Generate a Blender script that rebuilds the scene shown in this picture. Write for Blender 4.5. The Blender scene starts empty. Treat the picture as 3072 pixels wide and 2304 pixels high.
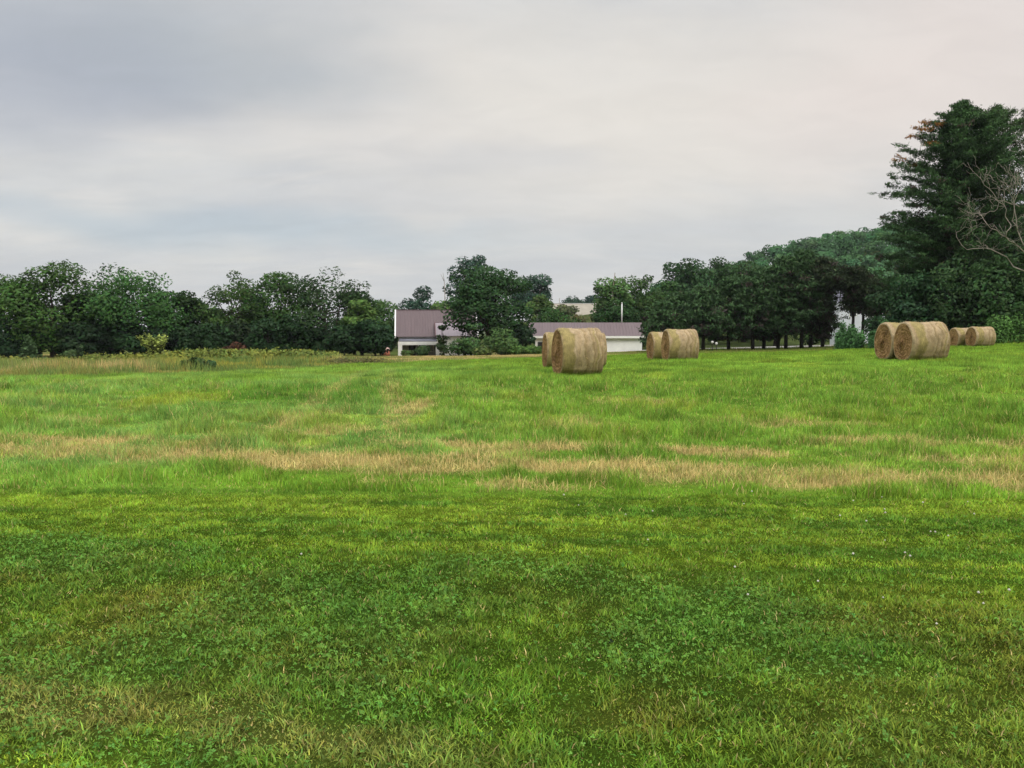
import bpy, math, random
import numpy as np
from mathutils import Vector

R = math.radians
sc = bpy.context.scene
COL = sc.collection
rng = np.random.default_rng(7)

# ------------------------------------------------------------------ camera geometry
F_PX, CAM_Z, PITCH = 804.0, 1.6, math.atan(58.0 / 804.0)
cam = bpy.data.cameras.new('camera')
cam.sensor_width = 36.0
cam.lens = F_PX / 1024.0 * 36.0
cam.clip_end = 6000
cam.clip_start = 0.05
co = bpy.data.objects.new('camera', cam)
co.location = (0, 0, CAM_Z)
co.rotation_euler = (math.pi / 2 - PITCH, 0, 0)
COL.objects.link(co)
sc.camera = co
SP, CP = math.sin(PITCH), math.cos(PITCH)


def P(u, v, Y):
    """photo pixel (3072-wide frame) at world depth Y -> world point"""
    a = (u / 3.0 - 512) / F_PX
    b = (384 - v / 3.0) / F_PX
    dy = CP + b * SP
    dz = -SP + b * CP
    t = Y / dy
    return Vector((a * t, Y, CAM_Z + dz * t))


# ------------------------------------------------------------------ noise (numpy)
def vnoise(x, y, s, seed=0):
    x = np.asarray(x, float) / s + 1000.0
    y = np.asarray(y, float) / s + 1000.0
    xi = np.floor(x).astype(np.int64)
    yi = np.floor(y).astype(np.int64)
    fx = x - xi
    fy = y - yi
    fx = fx * fx * (3 - 2 * fx)
    fy = fy * fy * (3 - 2 * fy)

    def h(a, b):
        n = (a * 374761393 + b * 668265263 + seed * 982451653) & 0x7fffffff
        n = ((n ^ (n >> 13)) * 1274126177) & 0x7fffffff
        n = (n ^ (n >> 16)) & 0xffff
        return n / 65535.0
    return (h(xi, yi) * (1 - fx) + h(xi + 1, yi) * fx) * (1 - fy) + (h(xi, yi + 1) * (1 - fx) + h(xi + 1, yi + 1) * fx) * fy


def fbm(x, y, s, seed=0, o=3):
    t = 0
    a = 0.5
    n = 0
    for k in range(o):
        t = t + a * vnoise(x, y, s / 2 ** k, seed + k * 17)
        n += a
        a *= 0.5
    return t / n


def sstep(a, b, x):
    t = np.clip((np.asarray(x, float) - a) / (b - a), 0, 1)
    return t * t * (3 - 2 * t)


# ------------------------------------------------------------------ terrain
BU = np.array([-400, 0, 145, 212, 273, 331, 380, 416, 458, 533, 609, 698, 747, 776, 873, 950, 1024, 1400], float)
BV = np.array([375.3, 375.3, 372, 371, 367.3, 364.3, 362.5, 360.7, 359.3, 358, 354.5, 354, 353.3, 352.3, 348.3, 345, 343, 340], float)
BY = np.array([32, 34, 36, 38, 42, 46, 50, 54, 58, 64, 70, 74, 76, 76, 70, 64, 60, 52], float)
ctrl = []
for u, v, Y in zip(BU[1:-1], BV[1:-1], BY[1:-1]):
    p = P(u * 3, v * 3, Y)
    ctrl.append((p.x, p.y, p.z - 0.08))
for u, v, Y in [(60, 357.5, 108), (220, 356.5, 112), (370, 356, 115), (415, 357.2, 121), (500, 356, 122), (590, 353.6, 121), (650, 353, 121),
                (780, 350, 95), (700, 350.3, 97), (720, 348.6, 104), (800, 346.8, 104), (850, 345.4, 103), (870, 345, 112),
                (950, 342, 80), (1024, 339, 78), (900, 344, 95), (577, 375.8, 26), (670, 361.2, 40), (925, 360.3, 31), (982, 346.6, 57),
                (300, 360, 75), (60, 364, 70), (450, 358, 85)]:
    p = P(u * 3, v * 3, Y)
    ctrl.append((p.x, p.y, p.z))
for x in (-25, -12, 0, 8):
    for y in (-15, 0, 8, 15):
        ctrl.append((x, y, 0.0))
for x, y, z in [(0, 21, 0), (6, 22, .06), (10, 20, .1), (14, 10, .08), (16, 0, .05), (14, -15, 0), (-10, 22, -.05), (-14, 27, -.22), (30, 20, .3), (50, 30, .5), (60, 60, .7),
                (90, 110, 0.6), (80, 80, .7), (-50, 30, -.6), (-80, 70, -2), (-90, 115, -2.4), (-60, 0, -.2), (60, 0, .3), (-30, 50, -1.0)]:
    ctrl.append((x, y, z))
C = np.array(ctrl)
SC = 25.0


def _phi(r):
    return np.where(r > 1e-9, r * r * np.log(np.maximum(r, 1e-9)), 0.0)


_A = C[:, :2] / SC
_D = np.linalg.norm(_A[:, None] - _A[None], axis=2)
_n = len(C)
_M = np.zeros((_n + 3, _n + 3))
_M[:_n, :_n] = _phi(_D) + np.eye(_n) * 0.004
_M[:_n, _n] = 1
_M[:_n, _n + 1:] = _A
_M[_n, :_n] = 1
_M[_n + 1:, :_n] = _A.T
_W = np.linalg.solve(_M, np.concatenate([C[:, 2], np.zeros(3)]))


def rbf(x, y):
    p = np.stack([np.ravel(x), np.ravel(y)], 1) / SC
    out = np.empty(len(p))
    for i in range(0, len(p), 20000):
        q = p[i:i + 20000]
        r = np.linalg.norm(q[:, None] - _A[None], axis=2)
        out[i:i + 20000] = _phi(r) @ _W[:_n] + _W[_n] + q @ _W[_n + 1:]
    return out.reshape(np.shape(x))


HX = np.array([-500, 55, 80, 107, 125, 148, 172, 230, 330, 600])
HZ = np.array([0, 0, 5, 15, 24, 28, 32, 41, 48, 45.])


def far(x, y):
    rise = 8.2 * sstep(145, 255, y) * sstep(-15, 30, x)
    hill = np.interp(x, HX, HZ) * sstep(170, 390, y)
    return -2.4 + rise + hill - 9 * sstep(160, 900, y) * (1 - sstep(-60, 40, x)) - 1.5 * sstep(500, 1500, y)


def T_exact(x, y):
    x = np.asarray(x, float)
    y = np.asarray(y, float)
    w = np.maximum(sstep(118, 165, y), np.maximum(sstep(85, 120, np.abs(x)), sstep(14, 40, -y)))
    r = rbf(np.clip(x, -95, 95), np.clip(y, -20, 130))
    return r * (1 - w) + far(x, y) * w


# fast lookup on a 0.5 m grid
_gx = np.arange(-120, 120.1, 0.75)
_gy = np.arange(-30, 170.1, 0.75)
_GX, _GY = np.meshgrid(_gx, _gy)
_GZ = T_exact(_GX, _GY)


def T(x, y):
    x = np.asarray(x, float)
    y = np.asarray(y, float)
    fx = np.clip((x + 120) / 0.75, 0, len(_gx) - 1.001)
    fy = np.clip((y + 30) / 0.75, 0, len(_gy) - 1.001)
    i = fx.astype(int)
    j = fy.astype(int)
    a = fx - i
    b = fy - j
    z = (_GZ[j, i] * (1 - a) + _GZ[j, i + 1] * a) * (1 - b) + (_GZ[j + 1, i] * (1 - a) + _GZ[j + 1, i + 1] * a) * b
    inside = (np.abs(x) < 119) & (y > -29) & (y < 169)
    return np.where(inside, z, far(x, y))


def T1(x, y):
    return float(T(np.array([x]), np.array([y]))[0])


# ------------------------------------------------------------------ materials
def new_mat(name):
    m = bpy.data.materials.new(name)
    m.use_nodes = True
    nt = m.node_tree
    nt.nodes.clear()
    out = nt.nodes.new('ShaderNodeOutputMaterial')
    return m, nt, out


def N(nt, t, **kw):
    n = nt.nodes.new(t)
    for k, v in kw.items():
        setattr(n, k, v)
    return n


def foliage_mat(name, trans=0.35, gloss=0.06, up=None, use_nrm=False, rough=0.5, var=0.25, vscale=8.0):
    """leaf material: colour from the leaf's own colour attribute with a little leaf-to-leaf noise"""
    m, nt, out = new_mat(name)
    L = nt.links.new
    at = N(nt, 'ShaderNodeAttribute', attribute_name='Col')
    geo = N(nt, 'ShaderNodeNewGeometry')
    nz = N(nt, 'ShaderNodeTexNoise')
    nz.inputs['Scale'].default_value = vscale
    nz.inputs['Detail'].default_value = 3
    L(geo.outputs['Position'], nz.inputs['Vector'])
    mr = N(nt, 'ShaderNodeMapRange')
    mr.inputs['From Min'].default_value = 0.3
    mr.inputs['From Max'].default_value = 0.7
    mr.inputs['To Min'].default_value = 1 - var
    mr.inputs['To Max'].default_value = 1 + var
    L(nz.outputs['Fac'], mr.inputs['Value'])
    mul = N(nt, 'ShaderNodeVectorMath', operation='SCALE')
    L(at.outputs['Color'], mul.inputs[0])
    L(mr.outputs['Result'], mul.inputs['Scale'])
    d = N(nt, 'ShaderNodeBsdfDiffuse')
    t = N(nt, 'ShaderNodeBsdfTranslucent')
    g = N(nt, 'ShaderNodeBsdfGlossy')
    g.inputs['Roughness'].default_value = rough
    L(mul.outputs[0], d.inputs['Color'])
    L(mul.outputs[0], t.inputs['Color'])
    g.inputs['Color'].default_value = (.8, .85, .9, 1)
    if up is not None or use_nrm:
        if use_nrm:
            an = N(nt, 'ShaderNodeAttribute', attribute_name='nrm')
            src = an.outputs['Vector']
            k = 2.2
        else:
            cv = N(nt, 'ShaderNodeCombineXYZ')
            cv.inputs[2].default_value = 1
            src = cv.outputs[0]
            k = up
        s = N(nt, 'ShaderNodeVectorMath', operation='SCALE')
        s.inputs['Scale'].default_value = k
        L(src, s.inputs[0])
        a = N(nt, 'ShaderNodeVectorMath', operation='ADD')
        L(s.outputs[0], a.inputs[0])
        L(geo.outputs['Normal'], a.inputs[1])
        no = N(nt, 'ShaderNodeVectorMath', operation='NORMALIZE')
        L(a.outputs[0], no.inputs[0])
        L(no.outputs[0], d.inputs['Normal'])
    mx = N(nt, 'ShaderNodeMixShader')
    mx.inputs[0].default_value = trans
    L(d.outputs[0], mx.inputs[1])
    L(t.outputs[0], mx.inputs[2])
    mg = N(nt, 'ShaderNodeMixShader')
    mg.inputs[0].default_value = gloss
    L(mx.outputs[0], mg.inputs[1])
    L(g.outputs[0], mg.inputs[2])
    L(mg.outputs[0], out.inputs['Surface'])
    return m


def simple_mat(name, col, rough=0.7, nscale=6.0, var=0.25, bump=0.0, metallic=0.0, spec=0.3, bscale=None):
    m, nt, out = new_mat(name)
    L = nt.links.new
    tc = N(nt, 'ShaderNodeTexCoord')
    nz = N(nt, 'ShaderNodeTexNoise')
    nz.inputs['Scale'].default_value = nscale
    nz.inputs['Detail'].default_value = 6
    nz.inputs['Roughness'].default_value = 0.65
    L(tc.outputs['Object'], nz.inputs['Vector'])
    cr = N(nt, 'ShaderNodeValToRGB')
    a = [c * (1 - var) for c in col]
    b = [min(1, c * (1 + var)) for c in col]
    cr.color_ramp.elements[0].position = 0.3
    cr.color_ramp.elements[1].position = 0.7
    cr.color_ramp.elements[0].color = (*a, 1)
    cr.color_ramp.elements[1].color = (*b, 1)
    L(nz.outputs['Fac'], cr.inputs[0])
    bs = N(nt, 'ShaderNodeBsdfPrincipled')
    bs.inputs['Roughness'].default_value = rough
    bs.inputs['Metallic'].default_value = metallic
    bs.inputs['Specular IOR Level'].default_value = spec
    L(cr.outputs[0], bs.inputs['Base Color'])
    if bump:
        n2 = N(nt, 'ShaderNodeTexNoise')
        n2.inputs['Scale'].default_value = bscale or nscale * 3
        n2.inputs['Detail'].default_value = 5
        L(tc.outputs['Object'], n2.inputs['Vector'])
        bp = N(nt, 'ShaderNodeBump')
        bp.inputs['Strength'].default_value = bump
        bp.inputs['Distance'].default_value = 0.05
        L(n2.outputs['Fac'], bp.inputs['Height'])
        L(bp.outputs[0], bs.inputs['Normal'])
    L(bs.outputs[0], out.inputs['Surface'])
    return m


M_GRASS = foliage_mat('grass_blades', trans=0.28, gloss=0.007, up=0.8, var=0.25, vscale=3.0, rough=0.55)
M_LEAF = foliage_mat('tree_leaves', trans=0.22, gloss=0.006, use_nrm=True, var=0.2, vscale=1.2)
M_NEEDLE = foliage_mat('pine_needles', trans=0.15, gloss=0.005, use_nrm=True, var=0.3, vscale=1.6)
M_BARK = simple_mat('bark', (0.055, 0.043, 0.035), rough=0.95, nscale=5, var=0.4, bump=0.6)
M_DARKBARK = simple_mat('dark_bark', (0.03, 0.024, 0.02), rough=0.95, nscale=5, var=0.4, bump=0.6)
M_DEADWOOD = simple_mat('weathered_dead_wood', (0.25, 0.22, 0.185), rough=0.95, nscale=4, var=0.3, bump=0.4)
M_WHITE = simple_mat('white_painted_siding', (0.80, 0.80, 0.78), rough=0.6, nscale=0.7, var=0.09, bump=0.05)
M_TRIM = simple_mat('white_trim', (0.78, 0.77, 0.74), rough=0.5, nscale=2, var=0.06)
M_DARK = simple_mat('dark_interior', (0.03, 0.03, 0.03), rough=0.9, nscale=2, var=0.3)
M_GREYPANEL = simple_mat('grey_porch_panel', (0.33, 0.32, 0.29), rough=0.8, nscale=2, var=0.2)
M_PORCHROOF = simple_mat('grey_metal_sheet', (0.13, 0.13, 0.155), rough=0.95, nscale=0.9, var=0.4, spec=0.05)
M_TANROOF = simple_mat('tan_roof', (0.30, 0.27, 0.22), rough=0.8, nscale=0.6, var=0.12)
M_MAROON = simple_mat('dark_maroon_trim', (0.09, 0.035, 0.04), rough=0.6, nscale=2, var=0.2)
M_PALEROOF = simple_mat('pale_mauve_sheet', (0.24, 0.20, 0.22), rough=0.5, nscale=0.8, var=0.12)
M_PIPE = simple_mat('galvanised_pipe', (0.62, 0.62, 0.60), rough=0.4, nscale=2, var=0.1, spec=0.5)
M_TANK = simple_mat('rusty_paint', (0.36, 0.13, 0.085), rough=0.7, nscale=3, var=0.4)
M_TANKTOP = simple_mat('faded_pink_paint', (0.52, 0.36, 0.32), rough=0.7, nscale=3, var=0.2)
M_GLASS = simple_mat('dark_window_glass', (0.03, 0.035, 0.045), rough=0.12, nscale=1, var=0.2, spec=0.6)
M_ROAD = simple_mat('pale_road_surface', (0.36, 0.34, 0.31), rough=0.9, nscale=1.5, var=0.14, bump=0.1)


def roof_mat():
    m, nt, out = new_mat('mauve_metal_roof')
    L = nt.links.new
    tc = N(nt, 'ShaderNodeTexCoord')
    mp = N(nt, 'ShaderNodeMapping')
    mp.inputs['Scale'].default_value = (3.0, 0.25, 0.25)
    L(tc.outputs['Object'], mp.inputs['Vector'])
    nz = N(nt, 'ShaderNodeTexNoise')
    nz.inputs['Scale'].default_value = 1.2
    nz.inputs['Detail'].default_value = 5
    L(mp.outputs[0], nz.inputs['Vector'])
    cr = N(nt, 'ShaderNodeValToRGB')
    cr.color_ramp.elements[0].position = 0.25
    cr.color_ramp.elements[1].position = 0.75
    cr.color_ramp.elements[0].color = (0.088, 0.058, 0.063, 1)
    cr.color_ramp.elements[1].color = (0.118, 0.079, 0.084, 1)
    L(nz.outputs['Fac'], cr.inputs[0])
    bs = N(nt, 'ShaderNodeBsdfPrincipled')
    bs.inputs['Roughness'].default_value = 0.5
    bs.inputs['Specular IOR Level'].default_value = 0.4
    L(cr.outputs[0], bs.inputs['Base Color'])
    L(bs.outputs[0], out.inputs['Surface'])
    return m


M_ROOF = roof_mat()


def ground_mat():
    m, nt, out = new_mat('turf_soil_and_thatch')
    L = nt.links.new
    at = N(nt, 'ShaderNodeAttribute', attribute_name='Col')
    geo = N(nt, 'ShaderNodeNewGeometry')
    n1 = N(nt, 'ShaderNodeTexNoise')
    n1.inputs['Scale'].default_value = 14
    n1.inputs['Detail'].default_value = 8
    n1.inputs['Roughness'].default_value = 0.7
    L(geo.outputs['Position'], n1.inputs['Vector'])
    n2 = N(nt, 'ShaderNodeTexNoise')
    n2.inputs['Scale'].default_value = 0.9
    n2.inputs['Detail'].default_value = 6
    L(geo.outputs['Position'], n2.inputs['Vector'])
    mu = N(nt, 'ShaderNodeMath', operation='MULTIPLY')
    L(n1.outputs['Fac'], mu.inputs[0])
    L(n2.outputs['Fac'], mu.inputs[1])
    mr = N(nt, 'ShaderNodeMapRange')
    mr.inputs['From Min'].default_value = 0.12
    mr.inputs['From Max'].default_value = 0.4
    mr.inputs['To Min'].default_value = 0.6
    mr.inputs['To Max'].default_value = 1.35
    L(mu.outputs[0], mr.inputs['Value'])
    s = N(nt, 'ShaderNodeVectorMath', operation='SCALE')
    L(at.outputs['Color'], s.inputs[0])
    L(mr.outputs[0], s.inputs['Scale'])
    bs = N(nt, 'ShaderNodeBsdfDiffuse')
    L(s.outputs[0], bs.inputs['Color'])
    bp = N(nt, 'ShaderNodeBump')
    bp.inputs['Strength'].default_value = 0.7
    bp.inputs['Distance'].default_value = 0.04
    L(n1.outputs['Fac'], bp.inputs['Height'])
    L(bp.outputs[0], bs.inputs['Normal'])
    L(bs.outputs[0], out.inputs['Surface'])
    return m


M_GROUND = ground_mat()


def bale_side_mat():
    m, nt, out = new_mat('net_wrapped_hay')
    L = nt.links.new
    tc = N(nt, 'ShaderNodeTexCoord')
    oi = N(nt, 'ShaderNodeObjectInfo')
    sep = N(nt, 'ShaderNodeSeparateXYZ')
    L(tc.outputs['Object'], sep.inputs[0])
    # slow wobble so that the wrap bands are not ruler straight
    wob = N(nt, 'ShaderNodeTexNoise')
    wob.inputs['Scale'].default_value = 2.0
    wob.inputs['Detail'].default_value = 4
    add = N(nt, 'ShaderNodeVectorMath', operation='ADD')
    L(tc.outputs['Object'], add.inputs[0])
    rs = N(nt, 'ShaderNodeMath', operation='MULTIPLY')
    rs.inputs[1].default_value = 40
    L(oi.outputs['Random'], rs.inputs[0])
    L(rs.outputs[0], add.inputs[1])
    L(add.outputs[0], wob.inputs['Vector'])
    wm = N(nt, 'ShaderNodeMapRange')
    wm.inputs['To Min'].default_value = -0.24
    wm.inputs['To Max'].default_value = 0.24
    L(wob.outputs['Fac'], wm.inputs['Value'])
    rsh = N(nt, 'ShaderNodeMapRange')
    rsh.inputs['To Min'].default_value = -0.09
    rsh.inputs['To Max'].default_value = 0.09
    L(oi.outputs['Random'], rsh.inputs['Value'])
    x1 = N(nt, 'ShaderNodeMath', operation='ADD')
    L(sep.outputs[0], x1.inputs[0])
    L(wm.outputs[0], x1.inputs[1])
    x2 = N(nt, 'ShaderNodeMath', operation='ADD')
    L(x1.outputs[0], x2.inputs[0])
    L(rsh.outputs[0], x2.inputs[1])
    fr = N(nt, 'ShaderNodeMapRange')
    fr.inputs['From Min'].default_value = -0.72
    fr.inputs['From Max'].default_value = 0.72
    L(x2.outputs[0], fr.inputs['Value'])
    cr = N(nt, 'ShaderNodeValToRGB')
    e = cr.color_ramp.elements
    tan, tan2 = (0.35, 0.255, 0.145, 1), (0.395, 0.30, 0.18, 1)
    olive, dk = (0.275, 0.215, 0.085, 1), (0.27, 0.195, 0.095, 1)
    stops = [(0.0, tan2), (0.07, tan), (0.12, olive), (0.20, (0.30, .24, .095, 1)), (0.33, olive), (0.37, tan2), (0.46, tan), (0.56, tan2), (0.60, dk), (0.64, tan), (0.72, tan2), (0.755, dk), (0.80, tan), (0.87, olive), (0.90, tan2), (0.945, dk), (1.0, tan)]
    e[0].position, e[0].color = stops[0]
    e[1].position, e[1].color = stops[-1]
    for p, c in stops[1:-1]:
        q = e.new(p)
        q.color = c
    L(fr.outputs[0], cr.inputs[0])
    # hay strands running round the bale
    mp = N(nt, 'ShaderNodeMapping')
    mp.inputs['Scale'].default_value = (70, 7, 7)
    L(add.outputs[0], mp.inputs['Vector'])
    st = N(nt, 'ShaderNodeTexNoise')
    st.inputs['Scale'].default_value = 1
    st.inputs['Detail'].default_value = 6
    st.inputs['Roughness'].default_value = 0.7
    L(mp.outputs[0], st.inputs['Vector'])
    bl = N(nt, 'ShaderNodeTexNoise')
    bl.inputs['Scale'].default_value = 5
    bl.inputs['Detail'].default_value = 7
    bl.inputs['Roughness'].default_value = 0.7
    L(add.outputs[0], bl.inputs['Vector'])
    mu = N(nt, 'ShaderNodeMath', operation='MULTIPLY')
    L(st.outputs['Fac'], mu.inputs[0])
    L(bl.outputs['Fac'], mu.inputs[1])
    mr = N(nt, 'ShaderNodeMapRange')
    mr.inputs['From Min'].default_value = 0.1
    mr.inputs['From Max'].default_value = 0.42
    mr.inputs['To Min'].default_value = 0.5
    mr.inputs['To Max'].default_value = 1.4
    L(mu.outputs[0], mr.inputs['Value'])
    s = N(nt, 'ShaderNodeVectorMath', operation='SCALE')
    L(cr.outputs[0], s.inputs[0])
    L(mr.outputs[0], s.inputs['Scale'])
    # damp, weathered blotches of their own shape
    dm = N(nt, 'ShaderNodeTexNoise')
    dm.inputs['Scale'].default_value = 2.6
    dm.inputs['Detail'].default_value = 6
    L(add.outputs[0], dm.inputs['Vector'])
    dr = N(nt, 'ShaderNodeMapRange')
    dr.inputs['From Min'].default_value = 0.52
    dr.inputs['From Max'].default_value = 0.72
    dr.inputs['To Max'].default_value = 0.55
    L(dm.outputs['Fac'], dr.inputs['Value'])
    mx = N(nt, 'ShaderNodeMix', data_type='RGBA')
    L(dr.outputs[0], mx.inputs['Factor'])
    L(s.outputs[0], mx.inputs['A'])
    mx.inputs['B'].default_value = (0.15, 0.11, 0.055, 1)
    bs = N(nt, 'ShaderNodeBsdfPrincipled')
    bs.inputs['Roughness'].default_value = 0.85
    bs.inputs['Specular IOR Level'].default_value = 0.2
    L(mx.outputs['Result'], bs.inputs['Base Color'])
    bp = N(nt, 'ShaderNodeBump')
    bp.inputs['Strength'].default_value = 0.8
    bp.inputs['Distance'].default_value = 0.03
    L(mu.outputs[0], bp.inputs['Height'])
    L(bp.outputs[0], bs.inputs['Normal'])
    L(bs.outputs[0], out.inputs['Surface'])
    return m


def bale_end_mat():
    m, nt, out = new_mat('rolled_hay_end')
    L = nt.links.new
    tc = N(nt, 'ShaderNodeTexCoord')
    oi = N(nt, 'ShaderNodeObjectInfo')
    sep = N(nt, 'ShaderNodeSeparateXYZ')
    L(tc.outputs['Object'], sep.inputs[0])
    rs = N(nt, 'ShaderNodeMath', operation='MULTIPLY')
    rs.inputs[1].default_value = 30
    L(oi.outputs['Random'], rs.inputs[0])
    add = N(nt, 'ShaderNodeVectorMath', operation='ADD')
    L(tc.outputs['Object'], add.inputs[0])
    L(rs.outputs[0], add.inputs[1])
    nz = N(nt, 'ShaderNodeTexNoise')
    nz.inputs['Scale'].default_value = 2.6
    nz.inputs['Detail'].default_value = 7
    nz.inputs['Roughness'].default_value = 0.7
    L(add.outputs[0], nz.inputs['Vector'])
    # rolled layers: rings round the bale's axis (local x), shaken by the noise
    le = N(nt, 'ShaderNodeVectorMath', operation='MULTIPLY')
    le.inputs[1].default_value = (0, 1, 1)
    L(tc.outputs['Object'], le.inputs[0])
    ln = N(nt, 'ShaderNodeVectorMath', operation='LENGTH')
    L(le.outputs[0], ln.inputs[0])
    m1 = N(nt, 'ShaderNodeMath', operation='MULTIPLY_ADD')
    m1.inputs[1].default_value = 0.35
    L(nz.outputs['Fac'], m1.inputs[0])
    L(ln.outputs['Value'], m1.inputs[2])
    m2 = N(nt, 'ShaderNodeMath', operation='MULTIPLY')
    m2.inputs[1].default_value = 46
    L(m1.outputs[0], m2.inputs[0])
    sn = N(nt, 'ShaderNodeMath', operation='SINE')
    L(m2.outputs[0], sn.inputs[0])
    rg = N(nt, 'ShaderNodeMapRange')
    rg.inputs['From Min'].default_value = -1
    rg.inputs['To Min'].default_value = 0.455
    rg.inputs['To Max'].default_value = 0.575
    L(sn.outputs[0], rg.inputs['Value'])
    av = N(nt, 'ShaderNodeMath', operation='MULTIPLY')
    L(rg.outputs[0], av.inputs[0])
    L(nz.outputs['Fac'], av.inputs[1])
    cr = N(nt, 'ShaderNodeValToRGB')
    e = cr.color_ramp.elements
    e[0].position, e[0].color = 0.13, (0.06, 0.033, 0.014, 1)
    e[1].position, e[1].color = 0.36, (0.38, 0.235, 0.11, 1)
    q = e.new(0.22)
    q.color = (0.20, 0.115, 0.05, 1)
    L(av.outputs[0], cr.inputs[0])
    bs = N(nt, 'ShaderNodeBsdfPrincipled')
    bs.inputs['Roughness'].default_value = 0.95
    bs.inputs['Specular IOR Level'].default_value = 0.1
    L(cr.outputs[0], bs.inputs['Base Color'])
    bp = N(nt, 'ShaderNodeBump')
    bp.inputs['Strength'].default_value = 1.0
    bp.inputs['Distance'].default_value = 0.06
    L(av.outputs[0], bp.inputs['Height'])
    L(bp.outputs[0], bs.inputs['Normal'])
    L(bs.outputs[0], out.inputs['Surface'])
    return m


M_BALE, M_BALEEND = bale_side_mat(), bale_end_mat()


# ------------------------------------------------------------------ object helpers
def link(o, parent=None):
    COL.objects.link(o)
    if parent is not None:
        o.parent = parent
    return o


def tag(o, label, cat, group=None, kind=None):
    if label:
        o['label'] = label
    if cat:
        o['category'] = cat
    if group:
        o['group'] = group
    if kind:
        o['kind'] = kind
    return o


def thing(name, label, cat, loc, rz=0.0, group=None):
    o = bpy.data.objects.new(name, None)
    o.empty_display_size = 0.3
    o.location = loc
    o.rotation_euler = (0, 0, rz)
    link(o)
    return tag(o, label, cat, group)


def np_mesh(name, V, loops, starts, mat, col=None, nrm=None, smooth=False, parent=None, loc=None):
    me = bpy.data.meshes.new(name)
    V = np.ascontiguousarray(V, np.float32)
    me.vertices.add(len(V))
    me.vertices.foreach_set('co', V.ravel())
    me.loops.add(len(loops))
    me.loops.foreach_set('vertex_index', np.ascontiguousarray(loops, np.int32))
    me.polygons.add(len(starts))
    me.polygons.foreach_set('loop_start', np.ascontiguousarray(starts, np.int32))
    if smooth:
        me.polygons.foreach_set('use_smooth', np.ones(len(starts), bool))
    me.update(calc_edges=True)
    if col is not None:
        a = me.attributes.new('Col', 'FLOAT_COLOR', 'POINT')
        c4 = np.ones((len(V), 4), np.float32)
        c4[:, :3] = col
        a.data.foreach_set('color', c4.ravel())
    if nrm is not None:
        a = me.attributes.new('nrm', 'FLOAT_VECTOR', 'POINT')
        a.data.foreach_set('vector', np.ascontiguousarray(nrm, np.float32).ravel())
    me.materials.append(mat)
    o = bpy.data.objects.new(name, me)
    link(o, parent)
    if loc is not None:
        o.location = loc
    return o


class MB:
    """collects boxes, slabs and tubes that become ONE mesh object"""

    def __init__(self):
        self.v, self.f = [], []

    def poly(self, pts, faces):
        n = len(self.v)
        self.v += [tuple(p) for p in pts]
        self.f += [tuple(i + n for i in f) for f in faces]

    def box(self, x0, x1, y0, y1, z0, z1):
        self.hexa([(x0, y0, z0), (x1, y0, z0), (x1, y1, z0), (x0, y1, z0)], [(x0, y0, z1), (x1, y0, z1), (x1, y1, z1), (x0, y1, z1)])

    def hexa(self, a, b):
        self.poly(list(a) + list(b), [(3, 2, 1, 0), (4, 5, 6, 7), (0, 1, 5, 4), (1, 2, 6, 5), (2, 3, 7, 6), (3, 0, 4, 7)])

    def prism_x(self, prof, x0, x1):
        n = len(prof)
        pts = [(x0, y, z) for y, z in prof] + [(x1, y, z) for y, z in prof]
        self.poly(pts, [tuple(range(n))[::-1], tuple(range(n, 2 * n))] + [(i, (i + 1) % n, n + (i + 1) % n, n + i) for i in range(n)])

    def tube(self, pts, radii, sides=7):
        pts = [Vector(p) for p in pts]
        n0 = len(self.v)
        for i, p in enumerate(pts):
            d = (pts[min(i + 1, len(pts) - 1)] - pts[max(i - 1, 0)])
            if d.length < 1e-6:
                d = Vector((0, 0, 1))
            d.normalize()
            a = d.cross(Vector((1, 0, 0)) if abs(d.x) < 0.8 else Vector((0, 1, 0))).normalized()
            b = d.cross(a)
            for k in range(sides):
                t = 2 * math.pi * k / sides
                self.v.append(tuple(p + (a * math.cos(t) + b * math.sin(t)) * radii[i]))
        for i in range(len(pts) - 1):
            for k in range(sides):
                k2 = (k + 1) % sides
                self.f.append((n0 + i * sides + k, n0 + i * sides + k2, n0 + (i + 1) * sides + k2, n0 + (i + 1) * sides + k))
        self.f.append(tuple(n0 + k for k in range(sides))[::-1])
        self.f.append(tuple(n0 + (len(pts) - 1) * sides + k for k in range(sides)))

    def build(self, name, mat, parent=None, smooth=False):
        me = bpy.data.meshes.new(name)
        me.from_pydata(self.v, [], self.f)
        me.materials.append(mat)
        if smooth:
            me.polygons.foreach_set('use_smooth', np.ones(len(me.polygons), bool))
        me.update()
        return link(bpy.data.objects.new(name, me), parent)


# ------------------------------------------------------------------ ground colours by place
def uof(x, y):
    return 512 + F_PX * np.asarray(x) / np.maximum(np.asarray(y), 0.5)


def lawn_edge(x):
    return 7.62 - 0.055 * x + 0.25 * (fbm(x, x * 0 + 3.0, 1.4, 5) - 0.5)


def field_end(x, y):
    return np.interp(uof(x, y), BU, BY * (1 - .07 * np.clip((560 - BU) / 560, 0, 1)))


def mix(a, b, t):
    t = np.asarray(t)[..., None]
    return a * (1 - t) + b * t


def blob(x, y, cx, cy, rx, ry, rot=0.0):
    c, s = math.cos(rot), math.sin(rot)
    dx, dy = x - cx, y - cy
    a = (dx * c + dy * s) / rx
    b = (-dx * s + dy * c) / ry
    return 1 - sstep(0.5, 1.25, np.sqrt(a * a + b * b) + 0.9 * (fbm(x, y, 0.5 * min(rx, ry) + 0.25, 31) - 0.5))


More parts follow.
